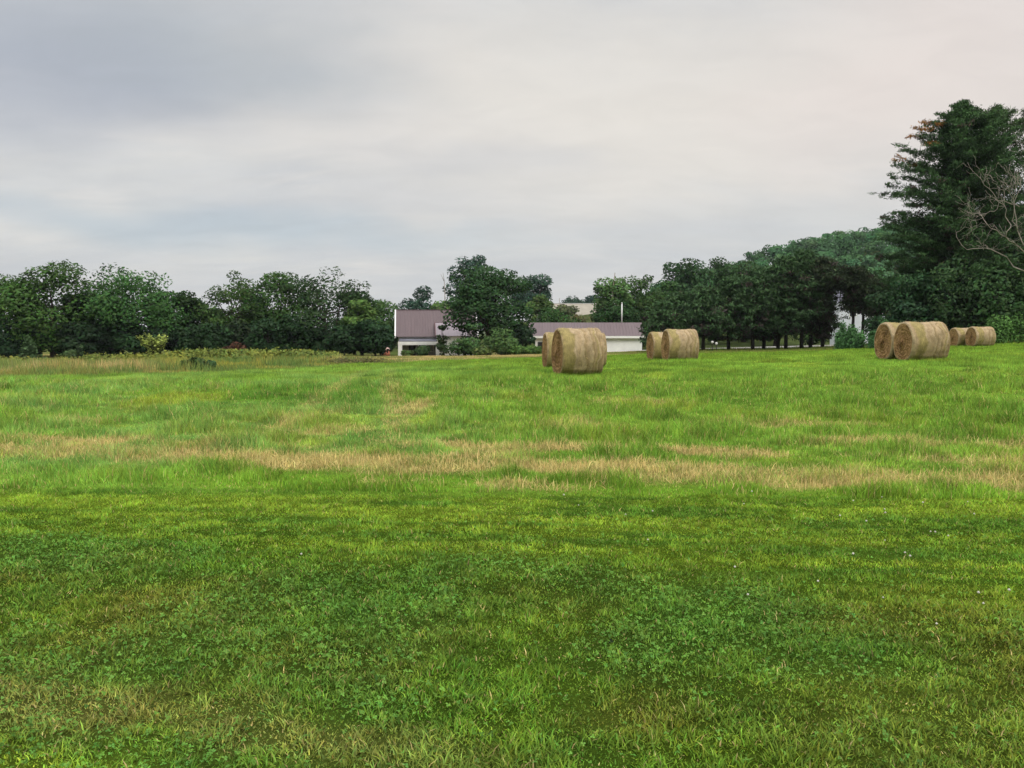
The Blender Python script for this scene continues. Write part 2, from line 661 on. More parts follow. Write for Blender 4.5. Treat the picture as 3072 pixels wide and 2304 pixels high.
def straw_mask(x, y):
    """where the raked hay rows left dry stubble"""
    n = fbm(x, y, 0.9, 41)
    n2 = fbm(x * 0.35, y, 0.5, 42)
    s = y + 0.165 * x
    w = sstep(-9, -2, x)
    b1 = (1 - sstep(0.25, 0.85, np.abs(s - 9.05) + 0.9 * (n - 0.5) + 0.5 * (n2 - .5))) * (0.75 + 0.25 * w)
    b2 = (1 - sstep(0.05, 0.42, np.abs(s - 10.55) + 1.1 * (n - 0.5) + .5 * (n2 - .5))) * sstep(-2.4, -0.8, x) * (1 - 0.6 * sstep(3.5, 6, x))
    b0 = (1 - sstep(0.1, 0.4, np.abs(s - 10.0) + 1.2 * (n - 0.5))) * (1 - sstep(-3, -1.5, x)) * 0.85
    b3 = (1 - sstep(0.0, 0.28, np.abs(y + 0.06 * x - 8.0) + 1.3 * (n - 0.5))) * sstep(-1.9, -.9, x) * (1 - sstep(0.3, 1.2, x)) * .7
    b4 = (1 - sstep(0.0, 0.22, np.abs(s - 8.75) + 1.0 * (n - 0.5))) * sstep(3.2, 4.4, x)
    m = np.maximum.reduce([b1, b2, b0, b3, b4,
                           blob(x, y, -1.9, 15.6, 0.4, 1.5) * .8, blob(x, y, -3.5, 13.4, 0.3, 1.5, -0.2) * .55, blob(x, y, 2.5, 16.6, 1.0, .9) * .7,
                           (1 - sstep(.08, .36, np.abs(x + 2.35 + .157 * (y - 15.9)) + .3 * (n - .5))) * sstep(11, 13, y) * (1 - sstep(28, 40, y)) * .38,
                           (1 - sstep(.08, .36, np.abs(x + 3.5 + .12 * (y - 12)) + .3 * (n - .5))) * sstep(10.5, 12, y) * (1 - sstep(28, 40, y)) * .38,
                           blob(x, y, -2.6, 12.3, 0.5, .5) * .4, blob(x, y, 5.1, 11.1, 1.3, .5) * .75, blob(x, y, 7.1, 10.6, 1.2, .5) * .7,
                           blob(x, y, 1.1, 12.6, .7, .7) * .6, blob(x, y, 4.6, 13.0, 1.6, .5) * .5, blob(x, y, -7.2, 13.2, .7, .6) * .35,
                           blob(x, y, -3.3, 11.8, 1.0, .3) * .45])
    return np.clip(m, 0, 1) * (0.46 + 0.44 * sstep(.35, .6, fbm(x, y * 1.6, .45, 44)))


def bare_blob(x, y):
    return 0 * x


LIGHT = np.array((0.250, 0.365, 0.034))
MID = np.array((0.160, 0.275, 0.024))
DARK = np.array((0.078, 0.162, 0.018))
CLOV = np.array((0.100, 0.215, 0.034))
OLIVE = np.array((0.180, 0.210, 0.032))
STRAW = np.array((0.56, 0.44, 0.18))
STRAW2 = np.array((0.42, 0.325, 0.115))
FIELD = np.array((0.200, 0.340, 0.042))
FIELD_B = np.array((0.200, 0.345, 0.080))
FIELD_Y = np.array((0.300, 0.375, 0.045))
FIELD_D = np.array((0.082, 0.195, 0.022))


def clover_mask(x, y):
    n = fbm(x, y, 1.1, 51)
    line = 5.35 - 0.20 * x - 0.05 * np.maximum(x, 0) ** 2
    return sstep(0.52, 0.72, n + 0.20 * (sstep(-0.25, 0.15, line - y) * 1.0 - 0.5)) * sstep(-0.35, 0.1, line - y)


def lawn_zone(x, y):
    """-> colour for the mown lawn: light upper part with mower rows, clover and olive patches below, dry strip at lower left"""
    n1 = fbm(x, y, 0.9, 11)
    n2 = fbm(x, y, 0.35, 12)
    n3 = fbm(x, y, 2.2, 13)
    c = mix(MID[None] * 0.9, LIGHT[None], sstep(0.25, 0.75, 0.6 * n1 + 0.4 * n2))
    s = y + 0.055 * x + 0.12 * (fbm(x, y, 1.5, 14) - 0.5)
    rows = .6 * fbm(x * 0.10, s, 0.13, 15) + .4 * fbm(x * .2, s, .3, 16)
    c = mix(c, DARK[None] * 1.35, sstep(0.50, 0.64, rows) * 0.9 * sstep(4.6, 5.4, s))
    c = mix(c, LIGHT[None] * 1.1, (1 - sstep(0.36, 0.50, rows)) * 0.7 * sstep(4.6, 5.4, s))
    edge = lawn_edge(x)
    c = mix(c, DARK[None] * 1.2, (1 - sstep(0.05, 0.5, edge - y)) * 0.7 * (1 - sstep(0, 3, x)))  # shadow line along the left lawn edge, painted into the grass colour
    line = 5.35 - 0.20 * x - 0.05 * np.maximum(x, 0) ** 2
    low = sstep(-0.55, 0.5, line - y + 0.9 * (n2 - 0.5) + .5 * (n1 - .5))
    lowc = mix(DARK[None] * 1.3, OLIVE[None] * 0.85, sstep(0.42, 0.62, n3 * 0.6 + n1 * 0.4))
    lowc = mix(lowc, MID[None] * 0.9, sstep(0.5, 0.7, n2) * 0.55)
    c = mix(c, lowc, low * 0.92)
    c = mix(c, CLOV[None], clover_mask(x, y) * 0.45)
    # dry strip and fresh corner at the lower left
    q = y + 0.27 * (x + 2.28)
    dry = (1 - sstep(0.06, 0.32, np.abs(q - 3.42) + 0.3 * (n2 - 0.5))) * (1 - sstep(-0.9, 0.5, x))
    c = mix(c, (STRAW * 0.30 + OLIVE * 0.75)[None], dry * 0.6)
    cor = 1 - sstep(2.95, 3.15, q + 0.2 * (n2 - 0.5))
    c = mix(c, LIGHT[None] * 1.0, cor * 0.8 * (1 - sstep(-1.2, -0.2, x)))
    rb = sstep(0.9, 1.5, x) * (1 - sstep(3.3, 3.9, y + .2 * (n1 - .5)))
    c = mix(c, (OLIVE * 1.1)[None], rb * 0.5)
    return c


def field_zone(x, y):
    n1 = fbm(x, y, 2.2, 21)
    n2 = fbm(x, y, 0.7, 22)
    n3 = fbm(x, y, 7.0, 23)
    u = uof(x, y)
    left = 1 - sstep(330, 620, u)
    c = mix(FIELD[None], FIELD_B[None], left * 0.8 * sstep(0.3, 0.6, n1))
    c = mix(c, FIELD_Y[None], sstep(0.5, 0.72, n1 * 0.5 + n2 * 0.5) * 0.6)
    c = mix(c, FIELD_D[None], sstep(0.53, 0.72, n3) * 0.35)
    c = mix(c, FIELD_D[None] * 0.9, (1 - sstep(0.32, 0.48, n2)) * 0.3 * (1 - sstep(25, 45, y)))
    c = mix(c, FIELD_D[None] * 1.15, blob(x, y, -4.9, 18.5, 2.6, 3.0) * 0.7)
    c = mix(c, FIELD_Y[None], blob(x, y, -7.2, 17.5, .9, 2.2) * .8)
    far_ = sstep(28, 55, y)
    c = mix(c, (FIELD * np.array((.80, .80, .6)))[None], far_ * 0.8)
    edge = lawn_edge(x)
    strip = 1 - sstep(0.4, 1.3, y - edge)
    c = mix(c, LIGHT[None] * np.array((.8, 1.0, .9)), strip * 0.6)
    sm = straw_mask(x, y)
    c = mix(c, mix(STRAW2[None], STRAW[None], n2), sm * 0.7)
    return c


MEAD_TAN = np.array((0.47, 0.365, 0.155))
MEAD_OL = np.array((0.235, 0.225, 0.060))
MEAD_GR = np.array((0.125, 0.185, 0.045))
GOLD = np.array((0.30, 0.30, 0.05))


def meadow_zone(x, y):
    u = uof(x, y)
    fe = field_end(x, y)
    n1 = fbm(x, y, 5.0, 61)
    n2 = fbm(x, y, 1.6, 62)
    c = mix(MEAD_TAN[None], MEAD_OL[None], sstep(0.33, 0.58, n1))
    c = mix(c, MEAD_GR[None] * 1.15, sstep(0.46, 0.62, n2) * 0.9)
    mound = sstep(130, 190, u) * (1 - sstep(300, 390, u))
    c = mix(c, mix(GOLD[None], MEAD_GR[None], sstep(.4, .6, n2)), mound * 0.75)
    c = mix(c, MEAD_GR[None], (1 - sstep(0, 4, y - fe)) * 0.7)
    yard = sstep(395, 430, u) * (1 - sstep(560, 620, u))
    c = mix(c, mix(MEAD_TAN[None] * 1.1, MEAD_OL[None], sstep(.45, .7, n2)), yard * 0.75 * sstep(5, 14, y - fe))
    rgt = sstep(600, 660, u)
    c = mix(c, mix(MEAD_OL[None] * .9, FIELD[None] * 0.7, sstep(.35, .65, n2)), rgt)
    return c


def ground_col(x, y):
    c = field_zone(x, y)
    lz = sstep(-0.05, 0.12, lawn_edge(x) - y)
    c = mix(c, lawn_zone(x, y), lz)
    mz = sstep(-0.3, 0.8, y - field_end(x, y))
    c = mix(c, meadow_zone(x, y), mz)
    fz = sstep(118, 150, y)
    c = mix(c, np.array((0.09, 0.12, 0.04))[None], fz)
    return c


# ------------------------------------------------------------------ the ground: one sheet to the horizon
def axis(fine, far_, n):
    return far_


xs = np.concatenate([-np.geomspace(1800, 16, 42), np.arange(-15, 15.01, 0.3), np.geomspace(16, 1800, 42)])
ys = np.concatenate([[-400, -150, -60, -25, -10, -4, 0], np.arange(1.0, 22, 0.22), np.geomspace(22.3, 170, 130), np.geomspace(175, 2400, 44)])
GX, GY = np.meshgrid(xs, ys)
GZ = T(GX, GY)
fine = 0.035 * (fbm(GX, GY, 1.7, 71) - 0.5) * sstep(6, 12, GY) * (1 - sstep(40, 60, GY))
GZ = GZ + fine
V = np.stack([GX.ravel(), GY.ravel(), GZ.ravel()], 1)
nx, ny = len(xs), len(ys)
ii = (np.arange(ny - 1)[:, None] * nx + np.arange(nx - 1)[None]).ravel()
quads = np.stack([ii, ii + 1, ii + nx + 1, ii + nx], 1)
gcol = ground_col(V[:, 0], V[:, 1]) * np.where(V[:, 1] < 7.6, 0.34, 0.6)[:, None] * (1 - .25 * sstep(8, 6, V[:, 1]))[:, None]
gr = np_mesh('ground', V, quads.ravel(), np.arange(len(quads)) * 4, M_GROUND, col=gcol, smooth=True)
gr['kind'] = 'structure'


# ------------------------------------------------------------------ grass
def blades(name, x, y, h, w, lean, col, label, cat, curve=0.35, two=True, extra=None):
    n = len(x)
    z = T(x, y) - 0.005
    a = rng.uniform(0, math.pi, n)
    b = rng.uniform(0, 2 * math.pi, n)
    base = np.stack([x, y, z], 1)
    s = np.stack([np.cos(a), np.sin(a), np.zeros(n)], 1) * (w * 0.5)[:, None]
    l = np.stack([np.cos(b), np.sin(b), np.zeros(n)], 1)
    hz = h * np.sqrt(np.maximum(0.02, 1 - np.minimum(lean, 0.99) ** 2))
    tip = base + l * (h * lean)[:, None]
    tip[:, 2] += hz
    if two:
        midp = base + l * (h * lean * curve)[:, None]
        midp[:, 2] += hz * 0.62
        V = np.stack([base - s, base + s, midp + s * 0.85, midp - s * 0.85, tip], 1).reshape(-1, 3)
        k = np.arange(n)[:, None] * 5
        loops = (k + np.array([0, 1, 2, 3, 3, 2, 4])[None]).ravel()
        starts = (np.arange(n)[:, None] * 7 + np.array([0, 4])[None]).ravel()
        cc = np.repeat(col, 5, axis=0)
    else:
        V = np.stack([base - s, base + s, tip], 1).reshape(-1, 3)
        loops = np.arange(n * 3)
        starts = np.arange(n) * 3
        cc = np.repeat(col, 3, axis=0)
    o = np_mesh(name, V, loops, starts, M_GRASS, col=cc)
    tag(o, label, cat, kind='stuff')
    return o


def sample(dens, y0, y1, margin=1.5, slope=0.66):
    """points in the view wedge with areal density dens(y)"""
    out = []
    for a in np.arange(y0, y1, (y1 - y0) / 60):
        b = a + (y1 - y0) / 60
        hw = slope * b + margin
        n = int(2 * hw * (b - a) * dens((a + b) / 2))
        out.append(np.stack([rng.uniform(-hw, hw, n), rng.uniform(a, b, n)], 1))
    p = np.concatenate(out)
    return p[:, 0], p[:, 1]


def jit(col, amt=0.2, hue=0.12):
    n = len(col)
    return np.clip(col * (1 + rng.normal(0, amt, (n, 1))) * (1 + rng.normal(0, hue, (n, 3)) * np.array((1, .4, .8))), 0.008, 0.75)


# mown lawn
x, y = sample(lambda q: 12500 if q < 4.6 else 8000, 2.3, 8.1)
k = y < lawn_edge(x) + 0.05
x, y = x[k], y[k]
cm = clover_mask(x, y)
k = rng.random(len(x)) > cm * 0.15
x, y, cm = x[k], y[k], cm[k]
n = len(x)
tuft = fbm(x, y, 0.10, 81, 2)
c = jit(lawn_zone(x, y), 0.26, 0.14) * (.76 + .72 * fbm(x, y, .13, 82, 2))[:, None]
dead = rng.random(n) < 0.03
c[dead] = jit(np.repeat((STRAW * 0.8)[None], dead.sum(), 0), 0.2, .05)
lowz = sstep(-0.25, 0.25, 5.35 - 0.20 * x - 0.05 * np.maximum(x, 0) ** 2 - y)
h = (0.014 + 0.034 * sstep(.25, .8, tuft)) * rng.uniform(0.6, 1.35, n) * (1 + .05 * lowz)
c *= (1 + lowz * rng.normal(0, .25, n))[:, None].clip(.4, 1.9)
blades('lawn_grass', x, y, h, rng.uniform(0.0035, 0.0065, n) * (1 + .1 * lowz), rng.uniform(0.42, 0.985, n), c,
       'short mown lawn grass in the foreground, olive and yellow green', 'grass')

# clover: three small leaflets on a stalk-high disc
x, y = sample(lambda q: 1700, 2.3, 6.6)
k = rng.random(len(x)) < clover_mask(x, y) * 0.5 + 0.06
x, y = x[k], y[k]
n = len(x)
z = T(x, y) + rng.uniform(0.025, 0.055, n)
col3 = jit(np.repeat(CLOV[None], n, 0) * (0.85 + .5 * fbm(x, y, .5, 83))[:, None], 0.22, 0.1)
V, Cc = [], []
phi = rng.uniform(0, 6.28, n)
tilt = rng.normal(0, 0.35, (n, 2))
r = rng.uniform(0.004, 0.0075, n)
for j in range(3):
    t = phi + j * 2.094
    d = np.stack([np.cos(t), np.sin(t)], 1)
    e = np.stack([-d[:, 1], d[:, 0]], 1)
    cen = np.stack([x, y], 1)

    def pt(a, b):
        q = d * (a * r)[:, None] + e * (b * r)[:, None]
        return np.concatenate([cen + q, (z + (q * tilt).sum(1) + 0.15 * np.abs(b) * r)[:, None]], 1)
    V.append(np.stack([pt(0.05, 0), pt(0.8, -0.75), pt(1.75, -.35), pt(1.6, 0), pt(1.75, .35), pt(0.8, 0.75)], 1))
    Cc.append(np.repeat(jit(col3, .06, .03)[:, None], 6, 1))
V = np.concatenate(V).reshape(-1, 3)
Cc = np.concatenate(Cc).reshape(-1, 3)
o = np_mesh('clover', V, np.arange(len(V)), np.arange(len(V) // 6) * 6, M_GRASS, col=Cc)
tag(o, 'dark green clover patches spreading through the mown lawn', 'clover', kind='stuff')

# white clover heads
x, y = sample(lambda q: 9.0, 4.0, 7.5)
k = (rng.random(len(x)) < .32 * sstep(0.35, 0.65, fbm(x, y, 1.6, 85)) * sstep(-2.5, 1.5, x)) & (y < lawn_edge(x))
x, y = x[k], y[k]
n = len(x)
z = T(x, y) + rng.uniform(0.05, 0.075, n)
ang = np.linspace(0, 2 * np.pi, 6, endpoint=False)
rr = rng.uniform(0.006, 0.010, n)
ring = [np.stack([x + np.cos(t) * rr, y + np.sin(t) * rr, z], 1) for t in ang]
V = np.stack(ring + [np.stack([x, y, z + rr], 1), np.stack([x, y, z - rr], 1)], 1).reshape(-1, 3)
tri = []
for j in range(6):
    tri += [j, (j + 1) % 6, 6, (j + 1) % 6, j, 7]
loops = (np.arange(n)[:, None] * 8 + np.array(tri)[None]).ravel()
o = np_mesh('clover_flowers', V, loops, np.arange(n * 12) * 3, M_GRASS, col=np.tile((0.55, 0.53, 0.45), (len(V), 1)), smooth=True)
tag(o, 'tiny white clover flower heads dotted over the lawn', 'flowers', kind='stuff')

# hay field regrowth, near part
x, y = sample(lambda q: 2600 * (8.0 / q) ** 1.35, 7.1, 24, margin=2.0)
k = (y > lawn_edge(x) - 0.05)
x, y = x[k], y[k]
sm = straw_mask(x, y)
k = rng.random(len(x)) > sm * 0.42
x, y, sm = x[k], y[k], sm[k]
n = len(x)
tuft = fbm(x, y, 0.55, 91)
big = fbm(x, y, 2.0, 92)
hh = (0.045 + 0.19 * sstep(0.35, 0.75, tuft) * (0.45 + big)) * (1 - 0.6 * sm) * rng.uniform(0.55, 1.25, n) * (0.55 + 0.45 * sstep(0, 1.2, y - lawn_edge(x)))
base_c = field_zone(x, y)
c = jit(base_c, 0.24, 0.12) * (1 + 1.0 * (fbm(x, y, .4, 94) - .5))[:, None]
dead = rng.random(n) < 0.05 + 0.40 * sm
c[dead] = jit(mix(STRAW2[None], STRAW[None], rng.random(dead.sum())), 0.2, .05)
wy = 0.0055 + 0.00042 * (y - 7)
blades('hay_field_grass', x, y, hh, wy * rng.uniform(0.7, 1.4, n), rng.uniform(0.15, 0.75, n) + 0.15 * sm, c,
       'bright green regrowing hay field grass in front of the bales', 'grass')

# lying hay straws on the raked rows
x, y = sample(lambda q: 2000 * (9.0 / q) ** 1.3, 7.2, 18, margin=2.0)
k = (rng.random(len(x)) < straw_mask(x, y) * 0.6) & (y > lawn_edge(x))
x, y = x[k], y[k]
n = len(x)
c = jit(mix(STRAW2[None], STRAW[None] * 1.12, rng.random(n)), 0.2, .05)
stub = rng.random(n) < .55
o = blades('dry_straw', x, y, np.where(stub, rng.uniform(.05, .12, n), rng.uniform(0.06, 0.2, n)), rng.uniform(0.004, 0.008, n) * (0.7 + y / 25), np.where(stub, rng.uniform(.05, .45, n), rng.uniform(0.8, 0.995, n)), c,
           'pale brown dry straw lying in raked rows across the field', 'straw')

# hay field, farther part
x, y = sample(lambda q: 620 * (23.0 / q) ** 1.75, 23, 78, margin=3.0, slope=0.67)
k = y < field_end(x, y) + rng.uniform(-0.6, 0.6, len(x))
x, y = x[k], y[k]
n = len(x)
tuft = fbm(x, y, 1.2, 93)
c = jit(field_zone(x, y), 0.24, 0.1) * (1 + 1.3 * (fbm(x, y, 1.0, 94) - .5))[:, None]
blades('hay_field_grass', x, y, (0.05 + 0.15 * sstep(.3, .8, tuft)) * rng.uniform(0.6, 1.3, n), (0.010 + 0.0006 * (y - 20)) * rng.uniform(.7, 1.4, n), rng.uniform(0.1, 0.7, n), c,
       'smooth bright green hay field running up to the meadow edge behind the bales', 'grass', two=False)

# rough meadow between the field and the tree line
x, y = sample(lambda q: 60 * (50.0 / q) ** 1.2, 30, 121, margin=4.0, slope=0.68)
fe = field_end(x, y)
u = uof(x, y)
ok = (y > fe - 0.4) & (u < 700)
x, y, fe, u = x[ok], y[ok], fe[ok], u[ok]
n = len(x)
clump = fbm(x, y, 2.0, 95)
mound = sstep(130, 190, u) * (1 - sstep(275, 335, u))
yard = sstep(345, 395, u)
hh = (0.22 + 0.65 * sstep(.35, .75, clump) * (.5 + fbm(x, y, 6, 96)) + 0.35 * mound * sstep(72, 85, y)) * (1 - 0.5 * yard) * sstep(-0.6, 5, y - fe) * rng.uniform(0.6, 1.25, n) * (1 - .80 * sstep(45, 85, y) * (1 - mound)) * .72 + 0.05
c = jit(meadow_zone(x, y), 0.2, 0.1)
blades('meadow_grass', x, y, hh, (0.035 + 0.0007 * (y - 30)) * rng.uniform(0.7, 1.4, n), rng.uniform(0.05, 0.5, n), c,
       'tall tawny and olive meadow grass in front of the tree line', 'grass', two=False)
x, y = sample(lambda q: 26, 60, 103, margin=4.0, slope=0.68)
fe = field_end(x, y)
u = uof(x, y)
ok = (y > fe - 0.4) & (u >= 690)
x, y = x[ok], y[ok]
n = len(x)
c = jit(meadow_zone(x, y), 0.2, 0.1)
blades('verge_grass', x, y, rng.uniform(0.08, 0.3, n), rng.uniform(.03, .07, n), rng.uniform(0.05, 0.5, n), c,
       'rough short grass around the pine trunks beside the road', 'grass', two=False)
# goldenrod heads on the mound: loose yellow-green leafy tops
x, y = sample(lambda q: 5.0, 62, 102, margin=0, slope=0.66)
u = uof(x, y)
ok = (u < 335) & (y > field_end(x, y) + 3) & (rng.random(len(x)) < sstep(.46, .64, fbm(x, y, 3.0, 97)) * (.15 + .6 * sstep(120, 180, u)))
x, y = x[ok], y[ok]
n = len(x)
GOLDPTS = (x, y)


# ------------------------------------------------------------------ road behind the pines
def road():
    pts = [(600, 350.5, 106), (650, 349.6, 106), (700, 348.7, 105.5), (745, 347.9, 105), (790, 346.8, 104), (835, 345.6, 103), (870, 344.5, 102), (900, 343.5, 101), (1000, 341, 98)]
    c = [P(u * 3, v * 3, Y) for u, v, Y in pts]
    V, Fc = [], []
    for i, p in enumerate(c):
        for dy in (-3.6, -2.6, 2.6, 3.6):
            yy = p.y + dy
            V.append((p.x, yy, T1(p.x, yy) + (0.14 if abs(dy) < 3 else 0.02) + 0.0))
    for i in range(len(c) - 1):
        for k in range(3):
            a = i * 4 + k
            Fc.append((a, a + 4, a + 5, a + 1))
    me = bpy.data.meshes.new('road')
    me.from_pydata(V, [], Fc)
    me.materials.append(M_ROAD)
    o = link(bpy.data.objects.new('road', me))
    o['kind'] = 'structure'


road()


# ------------------------------------------------------------------ hay bales
def bale_meshes():
    Rr, Lh = 0.77, 0.70
    na, nl = 72, 26
    xs = np.concatenate([[-Lh, -Lh + .008], np.linspace(-Lh + .03, Lh - .03, nl), [Lh - .008, Lh]])
    V = []
    for x in xs:
        e = Lh - abs(x)
        inset = 0.075 if e < .004 else (0.03 if e < .02 else (0.012 if e < .05 else 0))
        for k in range(na):
            t = 2 * math.pi * k / na
            rr = Rr - inset + 0.014 * math.sin(3 * t + x * 4) + 0.005 * math.sin(x * 21 + 1.3 * math.sin(t * 2)) + 0.006 * math.sin(7 * t + x * 9)
            zz = rr * math.sin(t)
            yy = rr * math.cos(t)
            zz = max(zz, -0.70 + 0.012 * math.sin(9 * t))
            if zz < -0.45:
                yy *= 1.04
            V.append((x, yy, zz))
    Fc = []
    for i in range(len(xs) - 1):
        for k in range(na):
            k2 = (k + 1) % na
            Fc.append((i * na + k, i * na + k2, (i + 1) * na + k2, (i + 1) * na + k))
    side = bpy.data.meshes.new('wrapped_side')
    side.from_pydata(V, [], Fc)
    side.materials.append(M_BALE)
    side.polygons.foreach_set('use_smooth', np.ones(len(Fc), bool))
    r_ = random.Random(3)

    def end(sg):
        nr = 14
        V = []
        for i in range(nr + 1):
            f = i / nr
            for k in range(na):
                t = 2 * math.pi * k / na
                rim = V_edge[k] if True else None
                yy, zz = rim[0] * f, rim[1] * f
                dx = -0.035 * math.sin(f * math.pi) * (1 if i < nr else 0) + (r_.uniform(-.018, .018) if 0 < i < nr else 0)
                V.append((sg * (Lh + dx + 0.03 * (1 - f)), yy, zz))
        Fc = []
        for i in range(nr):
            for k in range(na):
                k2 = (k + 1) % na
                q = (i * na + k, i * na + k2, (i + 1) * na + k2, (i + 1) * na + k)
                Fc.append(q if sg < 0 else q[::-1])
        me = bpy.data.meshes.new('end_face')
        me.from_pydata(V, [], Fc)
        me.materials.append(M_BALEEND)
        return me
    V_edge = [(V[k][1], V[k][2]) for k in range(na)]
    return side, end(-1), end(1)


side, e0, e1 = bale_meshes()


def straw_wisps(seed):
    """short loose stalks sticking out of the wrap and ends"""
    r = np.random.default_rng(seed)
    n = 420
    t = r.uniform(0.1, math.pi * 2, n)
    x = r.uniform(-.7, .7, n)
    b = np.stack([x, .765 * np.cos(t), .765 * np.sin(t)], 1)
    d = np.stack([r.normal(0, .5, n), np.cos(t), np.sin(t)], 1) * 1.0 + r.normal(0, .6, (n, 3))
    d /= np.linalg.norm(d, axis=1)[:, None]
    ln = r.uniform(.03, .09, n)[:, None]
    w = np.cross(d, r.normal(0, 1, (n, 3)))
    w = w / np.linalg.norm(w, axis=1)[:, None] * .004
    V = np.stack([b - w, b + w, b + d * ln], 1).reshape(-1, 3)
    V[:, 2] = np.maximum(V[:, 2], -.7)
    return V


BALES = [
    # photo x centre of the near bottom, photo y bottom, depth, yaw
    (1735, 1126, 26.3, 12, 'front hay bale of the left cluster, largest, hiding two others behind it'),
    (1686, 1101, 32.5, 7, 'hay bale peeking out left behind the front bale of the left cluster'),
    (1764, 1098, 33.5, 5, 'hay bale almost hidden behind the front bale, only its right edge showing'),
    (2045, 1083, 39.5, 5, 'right bale of the middle pair, in front of the dark pines'),
    (1993, 1083, 42.5, 6, 'left bale of the middle pair, partly covered by its neighbour beside the white shed'),
    (2782, 1080, 30.6, 2, 'big greenish hay bale on the right with a brown end, before its twin'),
    (2716, 1078, 32.2, 2, 'hay bale behind and left of the big greenish bale, right side of the field'),
    (2952, 1040, 57.0, 2, 'small far hay bale nearest the green hedge at the right edge'),
    (2898, 1040, 58.6, 2, 'small far hay bale tucked between the big right pair and the one by the hedge'),
]
proto = None
for i, (u, v, Y, rz, lab) in enumerate(BALES):
    p = P(u, v, Y)
    if proto is None:
        root = thing('hay_bale', lab, 'hay bale', (0, 0, 0), 0, 'round hay bales in the field')
        kids = [link(bpy.data.objects.new('wrapped_side', side), root), link(bpy.data.objects.new('end_face', e0), root), link(bpy.data.objects.new('end_face', e1), root)]
        W = straw_wisps(5)
        kids.append(np_mesh('loose_straw', W, np.arange(len(W)), np.arange(len(W) // 3) * 3, M_GRASS, col=np.tile(STRAW, (len(W), 1)), parent=root))
        kids[-1]['kind'] = 'stuff'
        for k_ in kids:
            k_.location = (0, 0, 0.69)
        proto = root
        r = root
    else:
        r = proto.copy()
        COL.objects.link(r)
        for k_ in kids:
            q = k_.copy()
            COL.objects.link(q)
            q.parent = r
    r['label'] = lab
    r.location = (p.x, p.y + 0.5, T1(p.x, p.y + .5) + 0.0)
    r.rotation_euler = (R([0, 1.5, -1, .8, -1.2, -.8, 1, .5, -1][i]), 0, R(rz))
    r.scale = [(1.0, 1.04, 1.06), (1, 1, 1), (1.03, .98, .98), (1.06, 1.06, 1.08), (1, 1.02, 1.03), (1.04, 1.0, 1.02), (1.02, 1.01, 1.02), (1, .96, .97), (1, .95, .95)][i]


# ------------------------------------------------------------------ trees
def cards(cen, nrm, ln, wd, r, droop=0.0, up=0.0):
    """leaf-shaped rhombi at cen, lying roughly across nrm"""
    n = len(cen)
    nn = nrm + r.normal(0, 0.55, (n, 3))
    nn /= np.linalg.norm(nn, axis=1)[:, None] + 1e-9
    t = np.cross(nn, r.normal(0, 1, (n, 3)))
    t[:, 2] -= droop
    t[:, 2] += up
    t /= np.linalg.norm(t, axis=1)[:, None] + 1e-9
    s = np.cross(nn, t)
    s /= np.linalg.norm(s, axis=1)[:, None] + 1e-9
    L_ = (ln * r.uniform(0.6, 1.3, n))[:, None]
    W_ = (wd * r.uniform(0.6, 1.3, n))[:, None]
    return np.stack([cen - t * L_ * .5, cen + s * W_ * .5 - t * L_ * .05, cen + t * L_ * .5, cen - s * W_ * .5 + t * L_ * .1], 1)


def crown_obj(name, Q, cc, nn, mat, parent):
    V = Q.reshape(-1, 3)
    return np_mesh(name, V, np.arange(len(V)), np.arange(len(V) // 4) * 4, mat, col=np.repeat(cc, 4, 0), nrm=np.repeat(nn, 4, 0), parent=parent)


def norm(v):
    return v / (np.linalg.norm(v, axis=1)[:, None] + 1e-9)


def bent(r, a, b, k=4, amp=.06):
    a, b = np.array(a, float), np.array(b, float)
    L_ = np.linalg.norm(b - a)
    pts = [a + (b - a) * i / k + (r.normal(0, amp * L_ * .5, 3) if 0 < i < k else 0) for i in range(k + 1)]
    return pts


